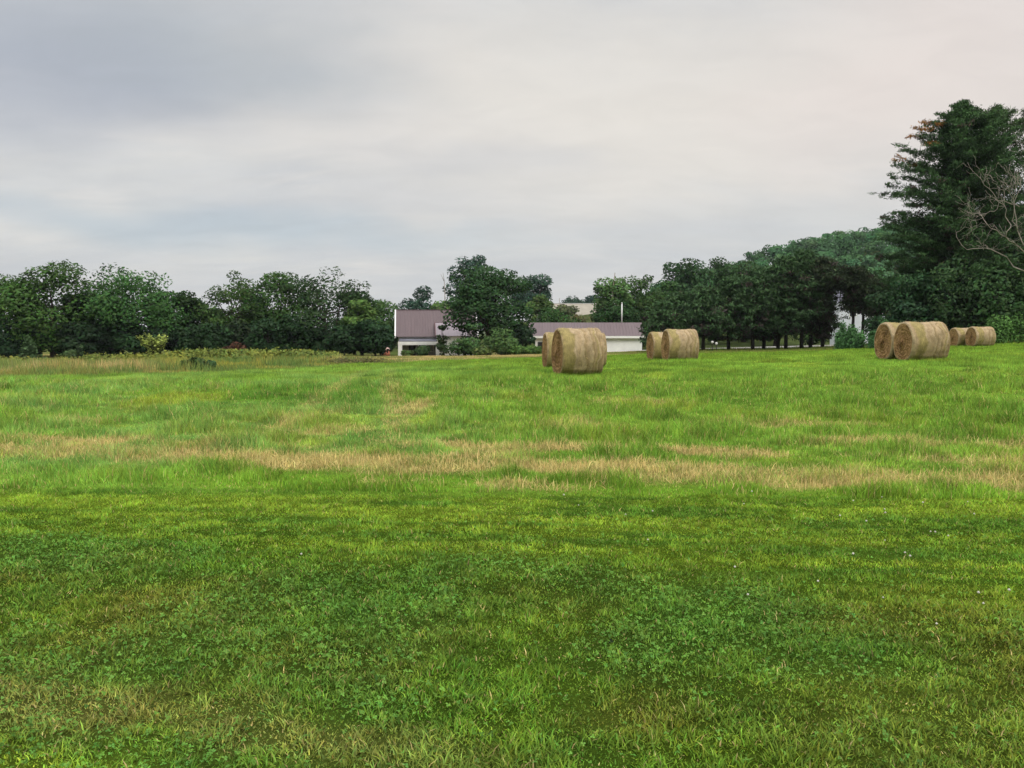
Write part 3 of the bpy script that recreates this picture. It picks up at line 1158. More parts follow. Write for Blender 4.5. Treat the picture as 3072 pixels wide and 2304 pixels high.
def broadleaf(label, cat, x, y, H, W, seed, col, base=0.12, ncl=46, per=85, leaf=0.42, group=None, name='broadleaf_tree', shape=1.0, trunk_mat=None, gaps=0.0, depth=None, zb=None, lean=0.0):
    r = np.random.default_rng(seed)
    z0 = T1(x, y) if zb is None else zb
    root = thing(name, label, cat, (x, y, z0 - 0.05), 0, group)
    D = depth or W
    # clump centres through the crown's volume, fuller at the skin
    c = []
    tries = 0
    lob = r.uniform(0.72, 1.12, 9)
    while len(c) < ncl and tries < 5000:
        tries += 1
        p = r.uniform(-1, 1, 3)
        az = math.atan2(p[1], p[0]) / (2 * math.pi) * 8 + 4
        lb = lob[int(az) % 9] * (1 - az % 1) + lob[(int(az) + 1) % 9] * (az % 1)
        q = math.sqrt(p[0] ** 2 + p[1] ** 2) / lb
        top = p[2]
        rr = (q ** 2.2 + abs(top) ** (2.4 * shape if top > 0 else 3.2))
        if rr > r.uniform(.8, 1.15) or rr < r.uniform(0.0, 0.55):
            continue
        c.append(p)
    c = np.array(c)
    rad = r.uniform(0.6, 1.35, len(c)) * 0.5 * W * (1.15 / max(ncl, 8) ** (1 / 3))
    zc0, zc1 = base * H, H
    cw = np.empty_like(c)
    cw[:, 0] = c[:, 0] * (W / 2 - rad * .55) + lean * (c[:, 2] + 1) * .5
    cw[:, 1] = c[:, 1] * (D / 2 - rad * .55)
    hz = (zc1 - zc0) / 2
    cw[:, 2] = zc0 + hz + c[:, 2] * (hz - rad * .55)
    tint = r.normal(0, 0.2, len(c))
    col = np.array(col) * (1 + r.normal(0, .06)) * (1 + r.normal(0, .05, 3) * np.array((1, .5, 1)))
    # leaves
    Qs, Cs, Ns = [], [], []
    for i in range(len(c)):
        m = int(per * (rad[i] / rad.mean()) ** 2 * r.uniform(.7, 1.2))
        d = norm(r.normal(0, 1, (m, 3)))
        rr = r.uniform(0.45, 1.08, m) ** .6
        sq = np.array((1, 1, r.uniform(.55, .85)))
        pos = cw[i] + d * (rr * rad[i])[:, None] * sq
        nrm = norm(d * .8 + np.array((0, 0, .45)) + .35 * norm((cw[i] - np.array((0, 0, zc0 + hz * .7)))[None]))
        Qs.append(cards(pos, nrm, leaf, leaf * .62, r))
        cc = np.array(col) * (1 + tint[i]) * (1 + r.normal(0, .12, (m, 1))) * (1 + r.normal(0, .09, (m, 3)))
        Cs.append(cc)
        Ns.append(nrm)
    Q = np.concatenate(Qs)
    zt = np.percentile(Q[:, 2, 2], 99.3)
    kz = H / zt
    kx = W / (np.percentile(Q[:, 2, 0], 98.5) - np.percentile(Q[:, 2, 0], 1.5))
    Q *= np.array((kx, kx, kz))
    cw = cw * np.array((kx, kx, kz))
    crown_obj('crown', Q, np.clip(np.concatenate(Cs), .006, .6), np.concatenate(Ns), M_LEAF, root)
    # trunk and limbs
    mb = MB()
    tr = max(0.05, 0.028 * H)
    tp = bent(r, (0, 0, -.1), (lean * .6 + r.normal(0, .02 * H), 0, 0.72 * H), 5, .03)
    mb.tube(tp, [tr * (1.25 if k == 0 else 1 - .16 * k) for k in range(6)], 8)
    for i in r.permutation(len(c))[:min(len(c), 16)]:
        f = r.uniform(.18, .75)
        a = np.array(tp[0]) * (1 - f) + np.array(tp[-1]) * f
        a[2] = min(a[2], cw[i][2] * .85)
        mb.tube(bent(r, a, cw[i], 3, .1), [tr * .42, tr * .3, tr * .2, tr * .08], 5)
    mb.build('trunk', trunk_mat or M_BARK, root, True)
    return root


def srcw(px, Y):
    return px / 3.0 / F_PX * Y


def treepx(u, top, Y):
    p = P(u, top, Y)
    return p.x, Y, p.z - T1(p.x, Y)


DK = (0.038, 0.080, 0.026)
MD = (0.054, 0.112, 0.030)
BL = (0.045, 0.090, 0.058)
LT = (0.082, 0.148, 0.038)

LEFT = [
    (-10, 170, 832, 108, MD, .05, 'broad dark tree cut off by the left edge of the photo'),
    (150, 215, 800, 106, MD, .05, 'tallest round crowned tree at the left end of the tree line'),
    (268, 120, 868, 112, DK, .05, 'low dark tree filling the dip between the two big left crowns'),
    (395, 205, 815, 107, MD, .05, 'big dome crowned tree behind the yellow green sapling'),
    (525, 110, 882, 110, DK, .05, 'lower rounded tree right of the second big dome'),
    (605, 90, 905, 114, DK, .08, 'lowest thin crown in the left tree line, sky gap above'),
    (690, 135, 828, 110, MD, .10, 'narrow tall tree with a ragged twin top and sky gaps'),
    (770, 90, 862, 114, DK, .10, 'slim tree between the ragged twin top and the airy crowns'),
    (840, 130, 824, 109, MD, .10, 'airy tall tree full of sky holes in the middle of the left line'),
    (975, 175, 826, 110, DK, .08, 'wide square topped tree with a bright sky hole on its left'),
    (1062, 80, 882, 114, DK, .08, 'small tree stepping down right of the wide square topped tree'),
    (1085, 80, 905, 108, LT, .06, 'pale green loose young tree near the house'),
    (1142, 100, 906, 128, MD, .04, 'low dense tree beside the left gable of the house'),
]
for i, (u, w, top, Y, col, base, lab) in enumerate(LEFT):
    x, y, H = treepx(u, top, Y)
    airy = 6 <= i <= 9
    broadleaf(lab, 'tree', x, y, H * 1.02, srcw(w, Y) * 1.32, 100 + i, col, base=base, ncl=(38 if airy else 56) if w > 100 else 32, per=(150 if airy else 200), leaf=.36 if airy else .38, group='trees of the left tree line', shape=.85)

# dark undergrowth under the left line, shrub by shrub
us = [20, 95, 175, 250, 330, 405, 480, 560, 640, 720, 800, 880, 955, 1030, 1085, 1125]
UL = ['dark shrub under the trees at the far left edge of the frame', 'dark shrub directly behind the small dark spruce sapling', 'dark shrub below the tallest round crowned tree', 'dark shrub behind the low weedy bush on the left',
      'dark shrub just left of the yellow green sapling', 'dark shrub just behind the yellow green sapling', 'dark shrub just right of the yellow green sapling', 'low rounded dark shrub above the isolated dark bush',
      'dark shrub left of the rusty brown bush', 'dark shrub right of the rusty brown bush', 'dark shrub beneath the airy tall tree', 'dark shrub between the airy tree and the square topped tree',
      'dark shrub beneath the square topped tree', 'dark shrub right of the square topped tree', 'dark shrub beneath the pale young tree', 'dark shrub behind the reddish tank by the house']
for i, u in enumerate(us):
    Y = 103 + (i * 7 % 5)
    x, y, H = treepx(u, 945 + (i * 37 % 45), Y)
    broadleaf(UL[i], 'shrub', x, y, H, srcw(105, Y), 200 + i, (.027, .056, .022), base=.0, ncl=24, per=95, leaf=.42, group='dark shrubs under the left tree line', name='shrub', trunk_mat=M_DARKBARK)

CENTER = [
    (1466, 228, 805, 113, (.050, .102, .036), .04, 70, .50, 'large dark tree standing alone between the house and the shed'),
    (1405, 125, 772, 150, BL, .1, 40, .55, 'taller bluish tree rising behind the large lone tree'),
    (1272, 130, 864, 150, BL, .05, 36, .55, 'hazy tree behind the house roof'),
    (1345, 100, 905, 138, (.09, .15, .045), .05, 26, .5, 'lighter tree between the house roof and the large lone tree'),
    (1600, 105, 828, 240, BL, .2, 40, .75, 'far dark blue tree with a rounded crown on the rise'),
    (1618, 90, 888, 150, LT, .05, 26, .5, 'light green small tree right of the large lone tree'),
    (1655, 120, 925, 145, MD, .0, 26, .5, 'bushy green tree behind the left end of the shed roof'),
    (1700, 70, 915, 175, (.10, .12, .05), .0, 18, .5, 'olive bush in front of the tan roofed barn'),
    (1765, 120, 945, 150, (.13, .12, .05), .0, 26, .45, 'brownish olive thicket behind the shed roof'),
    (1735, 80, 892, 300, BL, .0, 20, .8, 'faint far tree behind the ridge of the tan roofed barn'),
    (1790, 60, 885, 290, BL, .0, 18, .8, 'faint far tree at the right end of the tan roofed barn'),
    (1838, 110, 838, 133, (.085, .16, .05), .05, 34, .5, 'tree with a dead top stub right of the tan roofed barn'),
    (1925, 115, 832, 138, MD, .05, 38, .5, 'rounded tree right of the one with the dead stub'),
    (1850, 130, 905, 130, DK, .0, 30, .5, 'dark tree just behind the shed and its flue pipe'),
    (2060, 150, 785, 150, (.05, .105, .042), .0, 46, .55, 'big rounded tree rising behind the left pines'),
    (2150, 130, 778, 160, DK, .0, 40, .6, 'rounded tree at the foot of the wooded hill'),
    (1990, 110, 850, 145, MD, .0, 30, .55, 'smaller tree filling the gap left of the big rounded tree'),
    (2235, 130, 790, 165, DK, .0, 36, .6, 'dark tree behind the middle pines under the hill'),
    (2330, 130, 830, 150, DK, .0, 32, .6, 'dark tree hidden behind the tall middle pines'),
    (2440, 150, 830, 150, DK, .0, 36, .6, 'dark tree hidden behind the right pines near the white house'),
]
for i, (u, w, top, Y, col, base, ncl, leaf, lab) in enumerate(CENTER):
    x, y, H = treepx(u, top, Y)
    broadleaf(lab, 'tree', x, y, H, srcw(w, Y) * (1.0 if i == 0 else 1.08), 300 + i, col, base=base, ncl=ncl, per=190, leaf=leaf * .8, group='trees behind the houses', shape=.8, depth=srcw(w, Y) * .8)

# dead stub on that tree
p = P(1842, 815, 131)
q = P(1836, 860, 131)

# shrubs by the houses and in the meadow
SHR = [
    (1503, 94, 986, 103, (.095, .17, .055), 30, .30, 'neatly domed green shrub between the lone tree and the shed', 'shrub'),
    (1392, 96, 1012, 103, (.08, .15, .05), 26, .30, 'low broad green shrub right of the house', 'shrub'),
    (1332, 34, 975, 114, (.05, .09, .035), 14, .26, 'small dark tree in front of the right end of the house', 'tree'),
    (1268, 44, 1036, 117, (.06, .11, .04), 14, .26, 'bush in front of the porch of the house', 'shrub'),
    (1222, 34, 1049, 115, (.10, .16, .05), 10, .26, 'light leafy bush at the left post of the porch', 'shrub'),
    (1590, 70, 1035, 104, (.10, .18, .04), 16, .26, 'low bright green bush left of the shed door', 'shrub'),
    (1450, 60, 1036, 101, (.12, .18, .05), 14, .26, 'small yellowish bush below the domed green shrub', 'shrub'),
    (1540, 60, 1033, 103, (.11, .18, .045), 14, .26, 'small bright bush right of the domed green shrub', 'shrub'),
    (1570, 70, 972, 112, (.035, .07, .032), 18, .4, 'dark drooping bush covering the left end of the shed', 'shrub'),
    (582, 66, 1070, 41, (.045, .078, .026), 18, .22, 'isolated dark bush sitting in the meadow', 'shrub'),
    (630, 26, 1078, 41.5, (.06, .10, .04), 8, .2, 'tiny dark bush right beside the isolated dark bush', 'shrub'),
    (218, 62, 1048, 88, (.06, .10, .04), 14, .26, 'weedy green bush in the tawny grass at left', 'shrub'),
    (705, 62, 1027, 101, (.10, .052, .03), 16, .3, 'rusty brown bush at the foot of the tree line', 'shrub'),
    (2005, 80, 1000, 112, DK, 18, .4, 'dark bush right of the white shed', 'shrub'),
]
for i, (u, w, top, Y, col, ncl, leaf, lab, cat) in enumerate(SHR):
    x, y, H = treepx(u, top, Y)
    broadleaf(lab, cat, x, y, H, srcw(w, Y), 400 + i, col, base=.0, ncl=ncl, per=80, leaf=leaf, name='shrub' if cat == 'shrub' else 'small_tree', trunk_mat=M_DARKBARK, shape=1.0)

# the long low brown-green weeds at the field edge
x, y, H = treepx(1055, 1071, 50)
broadleaf('long low patch of brownish weeds at the field edge left of the house', 'weeds', x, y, max(H, .5), srcw(180, 53), 450, (.12, .115, .05), base=0, ncl=40, per=60, leaf=.16, name='weed_patch', depth=2.5)


# open yellow-green sapling: stems with leafy whips
def sapling(label, u, top, Y, w, seed, col, nst, spread, name='sapling', conif=False):
    r = np.random.default_rng(seed)
    x, y, H = treepx(u, top, Y)
    root = thing(name, label, 'sapling', (x, y, T1(x, y)))
    mb = MB()
    Qs, Cs, Ns = [], [], []
    W = srcw(w, Y)
    for k in range(nst):
        a = r.uniform(0, 6.28)
        f = (k + .5) / nst
        if conif:
            zb = H * (0.05 + .9 * f)
            e = np.array((math.cos(a) * W / 2 * (1.05 - f), math.sin(a) * W / 2 * (1.05 - f), zb + .25))
            pts = bent(r, (0, 0, zb), e, 3, .05)
        else:
            e = np.array((math.cos(a) * W / 2 * r.uniform(.3, 1), math.sin(a) * W / 2 * r.uniform(.3, 1), H * r.uniform(.62, 1)))
            pts = bent(r, (r.normal(0, .05), r.normal(0, .05), .1 * H * r.uniform(0, 4)), e, 4, .08)
        mb.tube(pts, [.035 * (1 - i / len(pts)) + .008 for i in range(len(pts))], 5)
        m = 46
        t = r.uniform(.25, 1.02, m) * (len(pts) - 1)
        i0 = np.minimum(t.astype(int), len(pts) - 2)
        ar = np.array(pts)
        pos = ar[i0] + (ar[i0 + 1] - ar[i0]) * (t - i0)[:, None] + r.normal(0, .10, (m, 3))
        nn = norm(r.normal(0, .5, (m, 3)) + np.array((0, 0, .9)))
        Qs.append(cards(pos, nn, .28, .19, r))
        Cs.append(np.array(col) * (1 + r.normal(0, .18, (m, 1))) * np.ones((1, 3)))
        Ns.append(nn)
    if conif:
        mb.tube([(0, 0, 0), (0, 0, H)], [.06, .01], 6)
    crown_obj('leaves', np.concatenate(Qs), np.clip(np.concatenate(Cs), .01, .6), np.concatenate(Ns), M_LEAF, root)
    mb.build('stem', M_BARK, root, True)


sapling('yellow green sapling with open upright branches before the tree line', 458, 1000, 86, 100, 501, (.36, .44, .10), 26, 1)
sapling('small dark green spruce sapling in the meadow at far left', 86, 1015, 74, 66, 502, (.085, .15, .06), 40, 1, 'spruce_sapling', True)
sapling('short dark sapling just right of the spruce sapling among the weeds', 240, 1040, 86, 34, 503, (.06, .10, .04), 12, 1, 'spruce_sapling', True)


def goldenrod():
    r = np.random.default_rng(77)
    x, y = GOLDPTS
    z = T(x, y)
    m = 24
    X = np.repeat(x, m) + r.normal(0, .28, len(x) * m)
    Yv = np.repeat(y, m) + r.normal(0, .28, len(x) * m)
    Z = np.repeat(z + r.uniform(.08, .42, len(x)) * (1 + .9 * sstep(130, 190, uof(x, y)) * (1 - sstep(275, 335, uof(x, y)))), m) + r.normal(0, .16, len(x) * m)
    nn = norm(r.normal(0, .5, (len(X), 3)) + np.array((0, -.2, .9)))
    tone = mix(GOLD[None] * .8, MEAD_GR[None], sstep(.15, .5, fbm(x, y, 2.4, 98)) * r.uniform(.4, 1, len(x)))
    o = crown_obj('goldenrod', cards(np.stack([X, Yv, Z], 1), nn, .28, .18, r), jit(np.repeat(tone, m, 0), .16, .06), nn, M_LEAF, None)
    tag(o, 'yellow green goldenrod weeds on the low mound before the trees', 'weeds', kind='stuff')


goldenrod()


# conifers --------------------------------------------------------
def conifer(label, x, y, H, prof, seed, col, group=None, whorls=18, nb=6, tuft=.42, per=26, nw=.26, lat=.16, tips=0.0, bare=.16, droop=.12, inner=.45, upturn=.1, fine=1, rusty=None, sub=5, name='pine_tree', browncol=(.075, .06, .045), tr=None, brown=.3, sparse=1.0, jag=.25):
    """prof: list of (height fraction, branch length)"""
    r = np.random.default_rng(seed)
    root = thing(name, label, 'tree', (x, y, T1(x, y) - .05), 0, group)
    hf = np.array([p[0] for p in prof])
    hl = np.array([p[1] for p in prof])
    mb = MB()
    tr = tr or .018 * H
    tp = [(0, 0, -.1), (r.normal(0, .1), r.normal(0, .1), .35 * H), (r.normal(0, .12), r.normal(0, .12), .7 * H), (0, 0, H * .985)]
    mb.tube(tp, [tr * 1.2, tr * .85, tr * .5, .02], 8)
    Qs, Cs, Ns = [], [], []
    for wv in range(whorls):
        f0 = bare + (1 - bare) * (wv + r.uniform(0, .5)) / whorls
        k0 = r.uniform(0, 6.28)
        for b in range(nb):
            f = min(.995, f0 + r.normal(0, .010))
            Lb = float(np.interp(f, hf, hl)) * r.uniform(1 - jag, 1 + jag * .55)
            if r.random() > sparse:
                continue
            a = k0 + b * 2 * math.pi / nb + r.normal(0, .25)
            d = np.array((math.cos(a), math.sin(a), 0))
            z = f * H
            npt = 5
            pts = []
            slope = droop * (1 - f) * 2 - upturn * f * 2.2
            for i in range(npt):
                s = i / (npt - 1)
                pts.append(d * Lb * s + np.array((0, 0, z - slope * Lb * s * .5 + upturn * Lb * s * s * 1.3)) + (r.normal(0, .03 * Lb, 3) if i else 0))
            mb.tube(pts, [max(.012, tr * .2 * (1 - f * .6) * (1 - .8 * i / npt)) for i in range(npt)], 4)
            ar = np.array(pts)
            fringe = rusty is not None and rusty(a, f, r)
            nsb = max(3, int(sub * (.45 + .55 * Lb / 4.5))) if tips else sub
            for sb in range(nsb):
                s = inner + (1 - inner) * (sb + r.uniform(.2, 1)) / nsb
                s = min(1.0, s)
                i0 = min(int(s * (npt - 1)), npt - 2)
                base = ar[i0] + (ar[i0 + 1] - ar[i0]) * (s * (npt - 1) - i0)
                side = r.normal(0, lat * Lb * (1.15 - s) + .10, 3) * np.array((1, 1, .35))
                cpos = base + side
                m = max(4, int(per * r.uniform(.7, 1.25)))
                sg = tuft * (1.0 if s < .9 else .7)
                pos = cpos + r.normal(0, 1, (m, 3)) * np.array((sg * .62, sg * .62, sg * .30))
                nn = norm(r.normal(0, .35, (m, 3)) + np.array((0, 0, 1.0)) + d * .35)
                q = cards(pos, norm(r.normal(0, 1, (m, 3)) * .8 + np.array((0, 0, .7))), tuft * .95, tuft * nw, r, up=.35)
                tint = r.normal(0, .2)
                cb = np.array(col)
                if fringe and s > .82:
                    cb = np.array((.24, .115, .03))  # colour fringe put into the tip needles as orange
                elif r.random() < brown * (1 - f) * (1 - s * .6):
                    cb = np.array(browncol)
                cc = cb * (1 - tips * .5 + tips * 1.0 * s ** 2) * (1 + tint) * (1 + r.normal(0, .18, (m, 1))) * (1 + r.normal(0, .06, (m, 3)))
                Qs.append(q)
                Cs.append(cc)
                Ns.append(nn)
    crown_obj('crown', np.concatenate(Qs), np.clip(np.concatenate(Cs), .006, .6), np.concatenate(Ns), M_NEEDLE, root)
    mb.build('trunk', M_DARKBARK, root, True)
    return root


PINES = [
    (1990, 905, 94, 2.3, 'short pine at the left end of the pine row above the middle bales'),
    (2035, 880, 97, 3.2, 'low spreading pine second in the row, right above the middle bales'),
    (2112, 860, 95, 3.4, 'pine third in the row with two white specks below it'),
    (2190, 830, 96, 3.3, 'leaning trunked pine left of the widest gap in the row'),
    (2264, 812, 95, 3.2, 'pine with a straight clear trunk left of the paired trunks'),
    (2296, 800, 98, 3.1, 'pine whose thick trunk stands close right of the straight clear one'),
    (2340, 790, 96, 3.3, 'pine with a short trunk in the middle of the row'),
    (2364, 770, 95, 3.4, 'tall pine with a thin straight trunk in the middle of the row'),
    (2412, 752, 94, 3.6, 'tallest pine of the row, bushy top against the wooded hill'),
    (2438, 772, 96, 3.4, 'pine right of the tallest one with a thick lower trunk'),
    (2474, 775, 93, 2.7, 'pine at the end of the visible road beside a pale stump'),
    (2562, 800, 92, 2.6, 'brownish pine with bare lower trunk in front of the white house'),
    (2592, 820, 95, 2.5, 'sparse pine with a tall bare trunk against the white house'),
    (2632, 840, 90, 2.2, 'thin pine on the right before the white house, next to the great white pine'),
]
for i, (u, top, Y, w, lab) in enumerate(PINES):
    x, y, H = treepx(u, top, Y)
    brownish = i >= 10
    conifer(lab, x, y, H, [(0, w * .7), (.25, w), (.5, w), (.75, w * .72), (.92, w * .38), (1, .2)] if not brownish else [(0, w * .3), (.66, w * .42), (.74, w), (.85, w * .8), (.95, w * .4), (1, .15)], 600 + i,
            (.060, .114, .044) if not brownish else (.056, .078, .038), 'pines of the roadside row', whorls=15, nb=6, tuft=.55, per=17,
            bare=.15 + .13 * ((i * 7) % 5) / 4 if i < 11 else .48, sparse=1.0 if i < 11 else .75, droop=.12, inner=.28, upturn=.08, sub=5, brown=.55 if not brownish else 1.3, browncol=(.062, .05, .042), tr=.2, jag=.3)


def fringe_fn(a, f, r):
    # orange colour fringe painted on a few outer boughs, upper side facing left
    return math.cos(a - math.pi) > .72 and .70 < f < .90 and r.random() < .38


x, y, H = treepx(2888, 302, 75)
conifer('great dark white pine towering at the right, orange tinted bough tips on its left', x, y, H,
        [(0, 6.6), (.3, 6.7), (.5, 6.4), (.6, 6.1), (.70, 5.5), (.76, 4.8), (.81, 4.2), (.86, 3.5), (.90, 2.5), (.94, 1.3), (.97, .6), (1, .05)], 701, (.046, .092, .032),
        None, whorls=31, nb=8, tuft=.36, per=30, nw=.22, lat=.095, tips=.55, bare=.05, droop=.08, inner=.10, upturn=.15, sub=21, name='white_pine', rusty=fringe_fn, brown=.10, tr=.30, jag=.34)
x, y, H = treepx(2986, 318, 80)
conifer('lighter green pine just right of and behind the great white pine', x, y, H,
        [(0, 5.5), (.3, 6), (.6, 5.4), (.8, 4.4), (.9, 2.8), (.95, 1.3), (1, .1)], 702, (.066, .115, .042),
        None, whorls=24, nb=6, tuft=.42, per=24, nw=.2, lat=.08, tips=.5, bare=.12, droop=.04, inner=.12, upturn=.18, sub=16, name='white_pine', brown=.12, tr=.3, sparse=.95, jag=.3)
x, y, H = treepx(3120, 322, 77)
conifer('sparse pine at the right edge with thin see-through boughs', x, y, H,
        [(0, 4.5), (.3, 4.8), (.6, 4.4), (.8, 3.4), (.92, 2.8), (1, 1.2)], 703, (.068, .105, .045),
        None, whorls=17, nb=5, tuft=.36, per=30, nw=.17, bare=.2, droop=.06, inner=.35, upturn=.1, sub=6, name='white_pine', brown=.3, tr=.28, sparse=.75, jag=.4)


# bare dead tree in front of the pines
def dead_tree():
    r = np.random.default_rng(11)
    Y = 65.0
    p = P(3125, 985, Y)
    z0 = T1(p.x, Y)
    root = thing('dead_tree', 'bare grey dead tree with twisting branches in front of the right pines', 'tree', (p.x, Y, z0))
    mb = MB()

    def L3(u, v, dy=0):
        q = P(u, v, Y)
        return np.array((q.x - p.x, dy, q.z - z0))

    def limb(pts, r0, depth):
        pts = [np.array(q, float) for q in pts]
        # resample with small kinks
        out = [pts[0]]
        for a, b in zip(pts[:-1], pts[1:]):
            L_ = np.linalg.norm(b - a)
            out += [a + (b - a) * .33 + r.normal(0, .08 * L_, 3), a + (b - a) * .68 + r.normal(0, .08 * L_, 3), b]
        mb.tube(out, [max(.010, .62 * r0 * (1 - .8 * i / (len(out) - 1))) for i in range(len(out))], 6)
        if depth > 0:
            for k in range(3 + depth):
                i = r.integers(1, len(out))
                a = out[i]
                d = out[i] - out[i - 1]
                d = d / (np.linalg.norm(d) + 1e-6)
                ln = r.uniform(.5, 1.3) * (.6 + .45 * depth)
                dirn = norm((d * .6 + r.normal(0, .75, 3) + np.array((-.15, 0, .12)))[None])[0]
                limb([a, a + dirn * ln * .5 + r.normal(0, .06, 3), a + dirn * ln + np.array((0, 0, r.normal(.1, .15)))], r0 * .42, depth - 1)
    limb([(0, 0, -.1), L3(3118, 880), L3(3096, 790), L3(3052, 690), L3(3062, 560), L3(3050, 510)], .11, 1)
    limb([L3(3096, 790), L3(3045, 745, -.6), L3(2995, 715, -1), L3(2945, 690, -1.2), L3(2920, 655, -1.2), L3(2880, 640, -1)], .10, 2)
    limb([L3(2995, 715, -1), L3(3010, 680, -1), L3(2990, 620, -1), L3(2985, 580, -1.2)], .07, 2)
    limb([L3(2988, 620, -1), L3(2960, 600, -1), L3(2935, 590, -1)], .05, 1)
    limb([L3(3052, 690), L3(3030, 650, -.5), L3(3030, 575, -.7), L3(3050, 530, -.7)], .07, 2)
    limb([L3(3030, 575, -.7), L3(2995, 555, -.9), L3(2985, 540, -.9)], .045, 1)
    limb([L3(3108, 830), L3(3030, 770, .4), L3(2925, 745, .3), L3(2880, 720, .2), L3(2870, 690, .2)], .085, 2)
    limb([L3(3062, 560), L3(3080, 500), L3(3095, 440)], .06, 2)
    limb([L3(3058, 620), L3(3020, 600, .4), L3(2990, 575, .5), L3(2960, 545, .5), L3(2950, 525, .5)], .06, 2)
    limb([L3(3020, 600, .4), L3(3000, 630, .8), L3(2965, 640, .9), L3(2940, 655, .9)], .05, 2)
    mb.build('branches', M_DEADWOOD, root, True)


dead_tree()

# leafy trees at the foot of the right pines
RIGHT = [
    (2690, 150, 868, 73, (.040, .085, .035), 34, 'dark leafy tree at the left foot of the great white pine'),
    (2795, 190, 820, 71, (.042, .088, .036), 44, 'dark leafy tree behind the big right pair of bales'),
    (2905, 200, 770, 70, (.046, .094, .036), 48, 'leafy tree behind the small far bales'),
    (3010, 200, 790, 69, (.062, .118, .040), 48, 'leafy tree with lighter tips right of the small far bales'),
    (3105, 190, 730, 69, (.056, .108, .038), 44, 'leafy tree cut off by the right edge under the dead branches'),
    (2740, 120, 905, 70, (.035, .075, .033), 26, 'low dark leafy tree directly above the left bale of the big right pair'),
]
for i, (u, w, top, Y, col, ncl, lab) in enumerate(RIGHT):
    x, y, H = treepx(u, top, Y)
    broadleaf(lab, 'tree', x, y, H, srcw(w, Y) * 1.1, 800 + i, col, base=.02, ncl=ncl, per=150, leaf=.27, group='leafy trees under the right pines', depth=srcw(w, Y) * .8, shape=.85)


# overgrown hedge and brambles at the field edge on the right
def thicket(name, label, cat, pts, H, D, seed, col, leaf=.2, dens=120):
    r = np.random.default_rng(seed)
    c = [P(u, v, Y) for u, v, Y in pts]
    root = thing(name, label, cat, (c[0].x, c[0].y, T1(c[0].x, c[0].y)))
    o0 = np.array(root.location)
    Qs, Cs, Ns = [], [], []
    mb = MB()
    for a, b in zip(c[:-1], c[1:]):
        L_ = (b - a).length
        for k in range(int(L_ * 5)):
            t = r.random()
            x = a.x + (b.x - a.x) * t + r.normal(0, .1)
            y = a.y + (b.y - a.y) * t + r.uniform(-.5, .5) * D
            h = H * r.uniform(.55, 1.15) * (1 - .35 * abs(2 * (y - a.y - (b.y - a.y) * t) / D))
            z = T1(x, y)
            rad = r.uniform(.3, .55)
            for zz in np.arange(rad * .5, h, rad * .9):
                m = int(dens * rad)
                d = norm(r.normal(0, 1, (m, 3)))
                pos = np.array((x, y, z + zz)) + d * rad * r.uniform(.5, 1.1, (m, 1)) - o0
                pos[:, 2] = np.maximum(pos[:, 2], z - o0[2] + .02)
                nn = norm(d + np.array((0, -.1, .8)))
                Qs.append(cards(pos, nn, leaf, leaf * .6, r))
                Cs.append(np.array(col) * (1 + r.normal(0, .22)) * (1 + r.normal(0, .2, (m, 1))) * np.ones((1, 3)))
                Ns.append(nn)
            if k % 3 == 0:
                mb.tube([(x - o0[0], y - o0[1], z - o0[2]), (x - o0[0] + r.normal(0, .1), y - o0[1], z - o0[2] + h * .9)], [.02, .008], 4)
    crown_obj('leaves', np.concatenate(Qs), np.clip(np.concatenate(Cs), .01, .5), np.concatenate(Ns), M_LEAF, root)
    mb.build('stems', M_BARK, root)['kind'] = 'stuff'


thicket('hedge', 'bright green overgrown hedge along the field edge at far right', 'hedge', [(2960, 1036, 63), (3020, 1032, 62), (3130, 1026, 61)], 2.3, 2.0, 901, (.10, .21, .05), leaf=.19, dens=230)
thicket('bramble_thicket', 'dark green bramble thicket left of the big right pair of bales', 'brambles', [(2515, 1046, 72), (2580, 1044, 69), (2660, 1042, 66)], 2.2, 3.0, 902, (.075, .175, .058), leaf=.19, dens=230)
thicket('bramble_thicket', 'dark low brambles behind the small far bales', 'brambles', [(2760, 1040, 65), (2870, 1038, 64.5), (2950, 1037, 64)], 1.1, 1.6, 903, (.05, .115, .04), leaf=.17)


